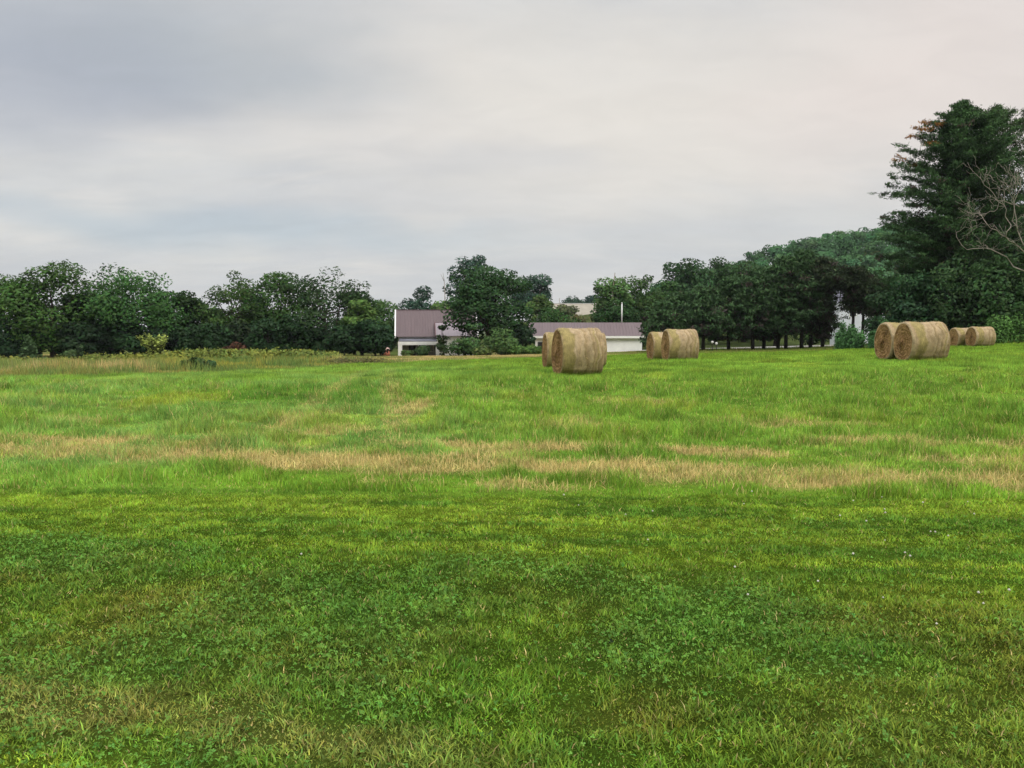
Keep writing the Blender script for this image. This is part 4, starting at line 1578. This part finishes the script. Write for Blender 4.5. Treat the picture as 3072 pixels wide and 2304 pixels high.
# wooded hillside: one mass of crowns
def forest():
    r = np.random.default_rng(21)
    Qs, Cs, Ns = [], [], []
    pts = []
    for k in range(2400):
        x = r.uniform(45, 330)
        y = r.uniform(185, 425)
        if x / y > .85 or x / y < .18:
            continue
        if all((x - a) ** 2 + (y - b) ** 2 > 5.2 ** 2 for a, b in pts):
            pts.append((x, y))
    for x, y in pts:
        z = float(far(np.array(x), np.array(y)))
        h = r.uniform(8, 12.5)
        rad = r.uniform(3.0, 4.8)
        tint = r.normal(0, .2)
        hue = np.array((.066, .148, .058)) * (1 + tint) * (1 + r.normal(0, .08, 3))
        sub = 7
        for s in range(sub):
            d0 = norm(r.normal(0, 1, (1, 3)))[0] * np.array((.75, .75, .5)) * rad * .75
            m = 34
            d = norm(r.normal(0, 1, (m, 3)))
            d[:, 2] = np.abs(d[:, 2]) * .9 - .25
            pos = np.array((x, y, z + h - rad * .7)) + d0 + d * rad * .55
            nn = norm(d + np.array((0, 0, .6)) + d0 / rad * .6)
            Qs.append(cards(pos, nn, 1.0, .7, r))
            Cs.append(hue * (1 + r.normal(0, .12)) * (1 + r.normal(0, .16, (m, 1))) * np.ones((1, 3)))
            Ns.append(nn)
        # lower foliage down to the ground
        m = 50
        pos = np.array((x, y, z)) + r.uniform(-1, 1, (m, 3)) * np.array((rad, rad, 0)) + np.array((0, 0, 1)) * r.uniform(0, h * .7, (m, 1))
        nn = norm(r.normal(0, 1, (m, 3)) + np.array((0, -.3, .5)))
        Qs.append(cards(pos, nn, 1.3, .9, r))
        Cs.append(hue * .8 * (1 + r.normal(0, .16, (m, 1))) * np.ones((1, 3)))
        Ns.append(nn)
    o = crown_obj('forest', np.concatenate(Qs), np.clip(np.concatenate(Cs), .01, .5), np.concatenate(Ns), M_LEAF, None)
    tag(o, 'hazy green wood covering the hillside behind the pines', 'forest', kind='stuff')


forest()


# ------------------------------------------------------------------ buildings
def roof_slab(mb, x0, x1, ya, za, yb, zb, th=.07, ribs=.4):
    """slab from eave (ya, za) up to ridge (yb, zb) with raised seams"""
    mb.hexa([(x0, ya, za), (x1, ya, za), (x1, yb, zb), (x0, yb, zb)], [(x0, ya, za + th), (x1, ya, za + th), (x1, yb, zb + th), (x0, yb, zb + th)])
    if ribs:
        x = x0 + ribs * .5
        while x < x1 - .1:
            mb.hexa([(x, ya + .01, za + th - .005), (x + .05, ya + .01, za + th - .005), (x + .05, yb - .01 if yb > ya else yb + .01, zb + th - .005), (x, yb - .01 if yb > ya else yb + .01, zb + th - .005)],
                    [(x + .01, ya + .01, za + th + .035), (x + .04, ya + .01, za + th + .035), (x + .04, yb - .01 if yb > ya else yb + .01, zb + th + .035), (x + .01, yb - .01 if yb > ya else yb + .01, zb + th + .035)])
            x += ribs


def house():
    Y = 121.0
    s = Y / 2412.0
    c = P(1270, 1062, Y)
    zg = T1(c.x, Y) - .1
    root = thing('farmhouse', 'white farmhouse with a steep mauve metal roof and open front porch', 'house', (c.x, Y, zg), R(7))
    dz = c.z - zg

    def hz(v):
        return (1062 - v) * s + dz
    xl, xr = (1197 - 1270) * s, (1424 - 1270) * s
    zr, ze = hz(934) + .22, hz(1010)
    d = 7.6
    m = MB()
    m.prism_x([(0, 0), (d, 0), (d, ze + .25), (d / 2, zr - .12), (0, ze + .25)], xl, xr)
    m.build('wall', M_WHITE, root)
    m = MB()
    xo0, xo1 = (1189 - 1270) * s, xr + .4
    roof_slab(m, xo0, xo1, -.45, ze - .05, d / 2, zr, ribs=.42)
    roof_slab(m, xo0, xo1, d + .45, ze - .05, d / 2, zr, ribs=0)
    m.box(xo0, xo1, d / 2 - .12, d / 2 + .12, zr + .05, zr + .12)
    m.build('roof', M_ROOF, root)
    for xa, xb in ((xo0 - .20, xo0 - .003), (xo1 + .003, xo1 + .2)):
        m = MB()
        for ya, za, yb, zb in ((-.5, ze - .16, d / 2, zr - .06), (d + .5, ze - .16, d / 2, zr - .06)):
            m.hexa([(xa, ya, za - .1), (xb, ya, za - .1), (xb, yb, zb - .1), (xa, yb, zb - .1)], [(xa, ya, za + .24), (xb, ya, za + .24), (xb, yb, zb + .16), (xa, yb, zb + .16)])
        m.build('rake_trim', M_TRIM, root)
    # porch
    pr = (1310 - 1270) * s
    z1, z2 = hz(1024), hz(1034)
    m = MB()
    m.hexa([(xl + .12, -2.3, z1 + .02), (pr - .02, -2.3, z1 + .02), (pr - .02, -.02, ze - .35), (xl + .12, -.02, ze - .35)],
           [(xl + .12, -2.3, z1 + .08), (pr - .02, -2.3, z1 + .08), (pr - .02, -.02, ze - .29), (xl + .12, -.02, ze - .29)])
    m.build('porch_roof', M_PORCHROOF, root)
    m = MB()
    m.box(xl - .05, pr + .05, -2.36, -2.2, z2, z1)
    m.box(xl - .05, pr + .05, -2.39, -2.363, z2 + .2, z2 + .24)
    m.build('porch_beam', M_TRIM, root)
    m = MB()
    m.box(xl - .05, xl + .55, -2.35, -2.2, 0, z2 - .003)
    m.build('post', M_TRIM, root)
    m = MB()
    m.box(pr - .2, pr + .05, -2.35, -2.2, 0, z2 - .003)
    m.build('post', M_TRIM, root)
    m = MB()
    m.box(xl - .05, xl + .1, -2.19, -.01, 0, z1 - .06)
    m.build('porch_side_wall', M_WHITE, root)
    m = MB()
    m.box(xl + .1, pr - .05, -.06, -.012, 0, z1)
    m.build('porch_back_wall', M_GREYPANEL, root)
    m = MB()
    m.box(xl + 1.5, xl + 2.5, -.10, -.063, .1, 2.2)
    dr = m.build('door', M_DARK, root)
    for a in (2.9, 4.3):
        m = MB()
        m.box(xl + a, xl + a + .9, -.10, -.063, .9, 2.1)
        w = m.build('window', M_TRIM, root)
        m = MB()
        m.box(xl + a + .08, xl + a + .82, -.12, -.103, .98, 2.02)
        m.build('pane', M_GLASS, w)
    # right hand wing with paler sheet roof
    xa, xb = (1307 - 1270) * s, (1400 - 1270) * s
    zt, zl = hz(970), hz(1008)
    m = MB()
    m.box(xa + .12, xb - .1, -2.1, -.02, 0, zl - .02)
    wg = m.build('wing_wall', M_WHITE, root)
    m = MB()
    roof_slab(m, xa, xb, -2.35, zl - .05, 1.3, zt + .02, ribs=.42)
    m.build('wing_roof', M_PALEROOF, root)
    m = MB()
    m.hexa([(xa - .14, -2.37, zl - .05), (xa - .003, -2.37, zl - .05), (xa - .003, 1.3, zt), (xa - .14, 1.3, zt)], [(xa - .14, -2.37, zl + .10), (xa - .003, -2.37, zl + .10), (xa - .003, 1.3, zt + .15), (xa - .14, 1.3, zt + .15)])
    m.box(xa - .14, xb, 1.303, 1.42, zt - .1, zt + .16)
    m.build('wing_flashing', M_MAROON, root)
    m = MB()
    m.box(xa + .55, xa + 1.5, -2.16, -2.103, .9, 2.1)
    w = m.build('window', M_TRIM, root)
    m = MB()
    m.box(xa + .63, xa + 1.0, -2.18, -2.163, .98, 2.02)
    m.box(xa + 1.05, xa + 1.42, -2.18, -2.163, .98, 2.02)
    m.build('pane', M_GLASS, w)


house()


def shed():
    Y = 120.0
    s = Y / 2412.0
    c = P(1760, 1056, Y)
    zg = T1(c.x, Y) - .15
    root = thing('shed', 'long low white shed with a mauve metal roof and tall thin flue pipe', 'shed', (c.x, Y, zg), R(-2))
    dz = c.z - zg

    def hz(v):
        return (1056 - v) * s + dz
    xl, xr = (1608 - 1760) * s, (1925 - 1760) * s
    ze, zr = hz(1009), hz(971) + .1
    d = 6.4
    m = MB()
    m.prism_x([(0, 0), (d, 0), (d, ze), (d / 2, zr - .12), (0, ze)], xl, xr)
    m.build('wall', M_WHITE, root)
    m = MB()
    roof_slab(m, (1585 - 1760) * s, (1931 - 1760) * s, -.5, ze + .02, d / 2, zr, ribs=.45)
    roof_slab(m, (1585 - 1760) * s, (1931 - 1760) * s, d + .5, ze + .02, d / 2, zr, ribs=0)
    m.build('roof', M_ROOF, root)
    m = MB()
    m.box((1590 - 1760) * s, (1933 - 1760) * s, -.54, -.503, ze - .28, ze + .06)
    m.build('fascia', M_TRIM, root)
    m = MB()
    m.box((1613 - 1760) * s, (1640 - 1760) * s, -.06, -.003, 0, hz(1026))
    m.build('doorway', M_DARK, root)
    m = MB()
    m.box((1606 - 1760) * s, (1612.7 - 1760) * s, -.10, -.003, 0, hz(1018))
    m.build('door_frame', M_TRIM, root)
    m = MB()
    px = (1871 - 1760) * s
    m.tube([(px, d / 2 + .3, zr - .3), (px, d / 2 + .3, hz(912) + .15)], [.11, .11], 10)
    fp = m.build('flue_pipe', M_PIPE, root, True)
    m = MB()
    m.tube([(px, d / 2 + .3, hz(912) + .14), (px, d / 2 + .3, hz(912) + .3)], [.15, .04], 10)
    m.build('pipe_cap', M_PIPE, fp, True)


shed()


def barn():
    Y = 250.0
    s = Y / 2412.0
    c = P(1705, 945, Y)
    zg = c.z - 3.2
    root = thing('barn', 'far barn with a long pale tan roof on the rise behind the shed', 'barn', (c.x, Y, zg), R(4))
    hw = 92 * s
    d = 11
    m = MB()
    m.prism_x([(0, -3), (d, -3), (d, 3.2), (d / 2, 6.6), (0, 3.2)], -hw, hw)
    m.build('wall', M_GREYPANEL, root)
    m = MB()
    roof_slab(m, -hw - .5, hw + .5, -.8, 3.0, d / 2, 6.75, th=.12, ribs=0)
    roof_slab(m, -hw - .5, hw + .5, d + .8, 3.0, d / 2, 6.75, th=.12, ribs=0)
    m.build('roof', M_TANROOF, root)
    m = MB()
    m.box(-hw - .5, hw + .5, d / 2 - .2, d / 2 + .2, 6.86, 7.0)
    m.build('ridge_cap', M_PIPE, root)


barn()


def pole(name, label, u, v0, v1, Y, r, mat, cross=False):
    a, b = P(u, v0, Y), P(u, v1, Y)
    zg = T1(a.x, Y) - .2
    root = thing(name, label, 'pole', (a.x, Y, zg))
    m = MB()
    m.tube([(0, 0, 0), (0, 0, b.z - zg)], [r, r * .7], 8)
    m.build('post', mat, root, True)
    if cross:
        m = MB()
        m.box(-.9, .9, -.08, .08, b.z - zg - .9, b.z - zg - .7)
        m.build('crossarm', mat, root)


pole('utility_pole', 'thin utility pole standing by the tan roofed barn', 1678, 940, 894, 235, .10, M_DEADWOOD)


def white_house():
    Y = 118.0
    s = Y / 2412.0
    c = P(2584, 985, Y)
    zg = T1(c.x, Y) - .1
    root = thing('white_house', 'pale white house glimpsed between the bare pine trunks', 'house', (c.x, Y, zg), R(-12))
    top = P(2578, 905, Y).z - zg
    rid = P(2578, 868, Y).z - zg
    d = 7
    m = MB()
    hw = 64 * s
    m.prism_x([(0, -.5), (d, -.5), (d, top), (d / 2, rid), (0, top)], -hw, hw)
    m.build('wall', simple_mat('pale_blue_white_siding', (.60, .62, .68), rough=.6, nscale=.8, var=.08), root)
    m = MB()
    roof_slab(m, -hw - .3, hw + .3, -.5, top - .1, d / 2, rid + .1, ribs=0)
    roof_slab(m, -hw - .3, hw + .3, d + .5, top - .1, d / 2, rid + .1, ribs=0)
    m.build('roof', M_PORCHROOF, root)
    for k in (-.55, .25):
        m = MB()
        m.box(hw * k, hw * k + 1.0, -.05, -.003, top - 2.2, top - .9)
        w = m.build('window', M_TRIM, root)
        m = MB()
        m.box(hw * k + .08, hw * k + .92, -.07, -.053, top - 2.12, top - .98)
        m.build('pane', M_GLASS, w)


white_house()


# reddish tank beside the house
def tank():
    Y = 112.0
    c = P(1157, 1064, Y)
    zg = T1(c.x, Y)
    root = thing('tank', 'reddish rounded tank with a faded pink top in the grass beside the house', 'tank', (c.x, Y, zg))
    top = P(1157, 1041, Y).z - zg
    r = 27 / 2412 * Y / 2
    m = MB()
    m.tube([(0, 0, 0), (0, 0, top - r * .75)], [r * .98, r], 18)
    m.build('drum', M_TANK, root, True)
    m = MB()
    k = 7
    m.tube([(0, 0, top - r * .75 + r * .75 * math.sin(i / k * math.pi / 2)) for i in range(k + 1)], [r * math.cos(i / k * math.pi / 2 * .97) for i in range(k + 1)], 18)
    m.build('dome', M_TANKTOP, root, True)


tank()

# two short posts with white tops beside the road
for k, (u, v, lab) in enumerate([(2137, 1027, 'left of two short marker posts with white tops under the pines'), (2149, 1031, 'right of two short marker posts with white tops under the pines')]):
    Y = 92
    a = P(u, v, Y)
    zg = T1(a.x, Y)
    root = thing('marker_post', lab, 'post', (a.x, Y, zg), 0, 'white topped marker posts')
    m = MB()
    m.tube([(0, 0, -.1), (0, 0, a.z - zg - .12)], [.05, .05], 7)
    m.build('post', M_DARKBARK, root, True)
    m = MB()
    m.tube([(0, 0, a.z - zg - .13), (0, 0, a.z - zg - .02), (0, 0, a.z - zg + .12), (0, 0, a.z - zg + .17)], [.08, .15, .14, .05], 9)
    m.build('cap', M_TRIM, root, True)

# dead stub: a snag standing among the trees right of the barn
p = P(1838, 875, 131)
zg = T1(p.x, 131)
root = thing('dead_snag', 'grey dead snag sticking above the trees right of the barn', 'tree', (p.x, 131, zg))
m = MB()
tp = P(1845, 818, 131)
m.tube([(0, 0, 0), (-.1, 0, (p.z - zg) * .6), (0, 0, p.z - zg), (tp.x - p.x, 0, tp.z - zg)], [.26, .18, .12, .06], 7)
m.build('trunk', M_DEADWOOD, root, True)
m = MB()
m.tube([(0, 0, p.z - zg - 1.0), (-1.0, 0, p.z - zg + .2)], [.1, .03], 5)
m.build('branch', M_DEADWOOD, root, True)
# bare twigs left of the lone tree
p = P(1335, 900, 128)
zg = T1(p.x, 128)
root = thing('dead_snag', 'thin bare dead tree with a forked top left of the tall bluish tree', 'tree', (p.x, 128, zg))
m = MB()
a = P(1333, 845, 128)
b = P(1322, 822, 128)
c2 = P(1329, 818, 128)
m.tube([(0, 0, 0), (0, 0, p.z - zg), (a.x - p.x, 0, a.z - zg)], [.12, .07, .05], 6)
m.tube([(a.x - p.x, 0, a.z - zg), (b.x - p.x, 0, b.z - zg)], [.05, .02], 5)
m.tube([(a.x - p.x, 0, a.z - zg), (c2.x - p.x, 0, c2.z - zg)], [.05, .02], 5)
m.build('trunk', M_DEADWOOD, root, True)


# ------------------------------------------------------------------ damp summer air
def haze():
    m, nt, out = new_mat('humid_air')
    pv = N(nt, 'ShaderNodeVolumePrincipled')
    pv.inputs['Color'].default_value = (.80, .88, .95, 1)
    pv.inputs['Density'].default_value = 0.00009
    pv.inputs['Anisotropy'].default_value = 0.2
    nt.links.new(pv.outputs[0], out.inputs['Volume'])
    b = MB()
    b.box(-1850, 1850, -450, 2450, -20, 75)
    o = b.build('haze', m)
    o['kind'] = 'stuff'


haze()


# ------------------------------------------------------------------ sky and light
SUN_EL, SUN_AZ = R(42), R(148)      # azimuth from +Y towards +X
wd = bpy.data.worlds.new('World')
sc.world = wd
wd.use_nodes = True
nt = wd.node_tree
nt.nodes.clear()
L = nt.links.new
out = N(nt, 'ShaderNodeOutputWorld')
bg = N(nt, 'ShaderNodeBackground')
bg.inputs['Strength'].default_value = 0.1
L(bg.outputs[0], out.inputs['Surface'])
sky = N(nt, 'ShaderNodeTexSky', sky_type='NISHITA')
sky.sun_disc = False
sky.sun_elevation = SUN_EL
sky.sun_rotation = SUN_AZ
tc = N(nt, 'ShaderNodeTexCoord')
nrmz = N(nt, 'ShaderNodeVectorMath', operation='NORMALIZE')
L(tc.outputs['Generated'], nrmz.inputs[0])
DIR = nrmz.outputs[0]
sep = N(nt, 'ShaderNodeSeparateXYZ')
L(DIR, sep.inputs[0])


def math_(op, a, b=None, c=None):
    n = N(nt, 'ShaderNodeMath', operation=op)
    for i, v in enumerate((a, b, c)):
        if v is None:
            continue
        if isinstance(v, (int, float)):
            n.inputs[i].default_value = v
        else:
            L(v, n.inputs[i])
    return n.outputs[0]


def maprange(v, a, b, c, d, smooth=True):
    n = N(nt, 'ShaderNodeMapRange')
    if smooth:
        n.interpolation_type = 'SMOOTHSTEP'
    n.inputs['From Min'].default_value = a
    n.inputs['From Max'].default_value = b
    n.inputs['To Min'].default_value = c
    n.inputs['To Max'].default_value = d
    L(v, n.inputs['Value'])
    return n.outputs[0]


# cloud deck: direction projected on a flat layer overhead
zz = math_('MAXIMUM', sep.outputs[2], 0.0)
den = math_('ADD', zz, 0.22)
px_ = math_('DIVIDE', sep.outputs[0], den)
py_ = math_('DIVIDE', sep.outputs[1], den)
comb = N(nt, 'ShaderNodeCombineXYZ')
L(px_, comb.inputs[0])
L(py_, comb.inputs[1])


def noise(vec, scale, detail=5, rough=.55, dist=0.0, off=(0, 0, 0), sc3=(1, 1, 1)):
    mp = N(nt, 'ShaderNodeMapping')
    mp.inputs['Location'].default_value = off
    mp.inputs['Scale'].default_value = sc3
    L(vec, mp.inputs['Vector'])
    n = N(nt, 'ShaderNodeTexNoise')
    n.inputs['Scale'].default_value = scale
    n.inputs['Detail'].default_value = detail
    n.inputs['Roughness'].default_value = rough
    n.inputs['Distortion'].default_value = dist
    L(mp.outputs[0], n.inputs['Vector'])
    return n


n1 = noise(comb.outputs[0], 1.1, 5, .5, .3, (3.1, 1.7, 0), (.75, 1.25, 1))
n2 = noise(comb.outputs[0], 2.6, 5, .55, .4, (7.7, 4.2, 0), (.6, 1.3, 1))
# shaken direction for the soft-edged cloud patches
nw = noise(DIR, 3.5, 3, .5, 0, (1, 2, 3), (1, 1, 2.2))
sh = N(nt, 'ShaderNodeVectorMath', operation='SUBTRACT')
L(nw.outputs['Color'], sh.inputs[0])
sh.inputs[1].default_value = (.5, .5, .5)
sh2 = N(nt, 'ShaderNodeVectorMath', operation='MULTIPLY')
sh2.inputs[1].default_value = (.30, .1, .11)
L(sh.outputs[0], sh2.inputs[0])
sh3 = N(nt, 'ShaderNodeVectorMath', operation='ADD')
L(DIR, sh3.inputs[0])
L(sh2.outputs[0], sh3.inputs[1])
SDIR = sh3.outputs[0]


def patch(u, v, ru, rv, soft=.1):
    """soft patch of the cloud deck round the direction the photo pixel looks along"""
    d = P(u, v, 1.0) - Vector((0, 0, CAM_Z))
    d.normalize()
    s = N(nt, 'ShaderNodeVectorMath', operation='SUBTRACT')
    L(SDIR, s.inputs[0])
    s.inputs[1].default_value = d
    m_ = N(nt, 'ShaderNodeVectorMath', operation='MULTIPLY')
    L(s.outputs[0], m_.inputs[0])
    m_.inputs[1].default_value = (1 / (ru / 2412.), .6, 1 / (rv / 2412.))
    ln = N(nt, 'ShaderNodeVectorMath', operation='LENGTH')
    L(m_.outputs[0], ln.inputs[0])
    return maprange(ln.outputs['Value'], soft, 1.0, 1.0, 0.0)


def cmix(fac, a, b):
    n = N(nt, 'ShaderNodeMix', data_type='RGBA')
    if isinstance(fac, (int, float)):
        n.inputs['Factor'].default_value = fac
    else:
        L(fac, n.inputs['Factor'])
    for s, v in (('A', a), ('B', b)):
        if isinstance(v, tuple):
            n.inputs[s].default_value = v
        else:
            L(v, n.inputs[s])
    return n.outputs['Result']


K = 10.4


def rgb(r, g, b):
    def f(c):
        c /= 255.
        return c / 12.92 if c <= .04045 else ((c + .055) / 1.055) ** 2.4
    return (f(r) * K, f(g) * K, f(b) * K, 1)


basec = cmix(maprange(n1.outputs['Fac'], .32, .68, 0, 1), rgb(198, 200, 203), rgb(217, 216, 213))
basec = cmix(math_('MULTIPLY', maprange(n2.outputs['Fac'], .48, .70, 0, 1), .42), basec, rgb(190, 194, 201))
basec = cmix(math_('MULTIPLY', maprange(n2.outputs['Fac'], .5, .30, 0, 1), .55), basec, rgb(226, 222, 217))
basec = cmix(math_('MULTIPLY', patch(1950, 380, 1500, 480), .85), basec, rgb(232, 226, 217))
basec = cmix(math_('MULTIPLY', patch(2900, 160, 800, 460), .75), basec, rgb(233, 222, 215))
basec = cmix(math_('MULTIPLY', patch(900, 395, 850, 130), .75), basec, rgb(227, 222, 216))
basec = cmix(math_('MULTIPLY', patch(560, 190, 800, 240), .80), basec, rgb(175, 181, 187))
basec = cmix(math_('MULTIPLY', patch(60, 230, 560, 270), .6), basec, rgb(168, 174, 187))
basec = cmix(math_('MULTIPLY', patch(1330, 480, 480, 70), .40), basec, rgb(196, 197, 200))
basec = cmix(math_('MULTIPLY', patch(750, 700, 1300, 90), .8), basec, rgb(184, 195, 203))
basec = cmix(math_('MULTIPLY', patch(2150, 700, 1000, 160), .45), basec, rgb(196, 200, 204))
basec = cmix(math_('MULTIPLY', maprange(sep.outputs[2], .10, .015, 0, 1), .6), basec, rgb(203, 203, 206))
n3 = noise(comb.outputs[0], 5.5, 6, .6, .6, (2.2, 9.1, 0), (.7, 1.2, 1))
tex = maprange(n3.outputs['Fac'], .3, .7, .975, 1.025)
tx = N(nt, 'ShaderNodeVectorMath', operation='SCALE')
L(basec, tx.inputs[0])
L(tex, tx.inputs['Scale'])
basec = tx.outputs[0]
# brighter deck overhead, as overcast skies are
gain = maprange(sep.outputs[2], .34, .9, 1.0, 3.6)
sc_ = N(nt, 'ShaderNodeVectorMath', operation='SCALE')
L(basec, sc_.inputs[0])
L(gain, sc_.inputs['Scale'])
allc = cmix(0.06, sc_.outputs[0], sky.outputs[0])
L(allc, bg.inputs['Color'])

sun = bpy.data.lights.new('sun', 'SUN')
sun.energy = 1.5
sun.angle = R(20)
sun.color = (1.0, .95, .88)
so = bpy.data.objects.new('sun', sun)
sd = Vector((math.sin(SUN_AZ) * math.cos(SUN_EL), math.cos(SUN_AZ) * math.cos(SUN_EL), math.sin(SUN_EL)))
so.rotation_euler = (-sd).to_track_quat('-Z', 'Y').to_euler()
so.location = (40, -20, 60)
COL.objects.link(so)

sc.view_settings.view_transform = 'Standard'
sc.view_settings.look = 'None'
sc.view_settings.exposure = 0.0
sc.view_settings.gamma = 1.0
sc.render.engine = 'CYCLES'
sc.cycles.max_bounces = 8
sc.cycles.diffuse_bounces = 4
sc.cycles.use_denoising = True
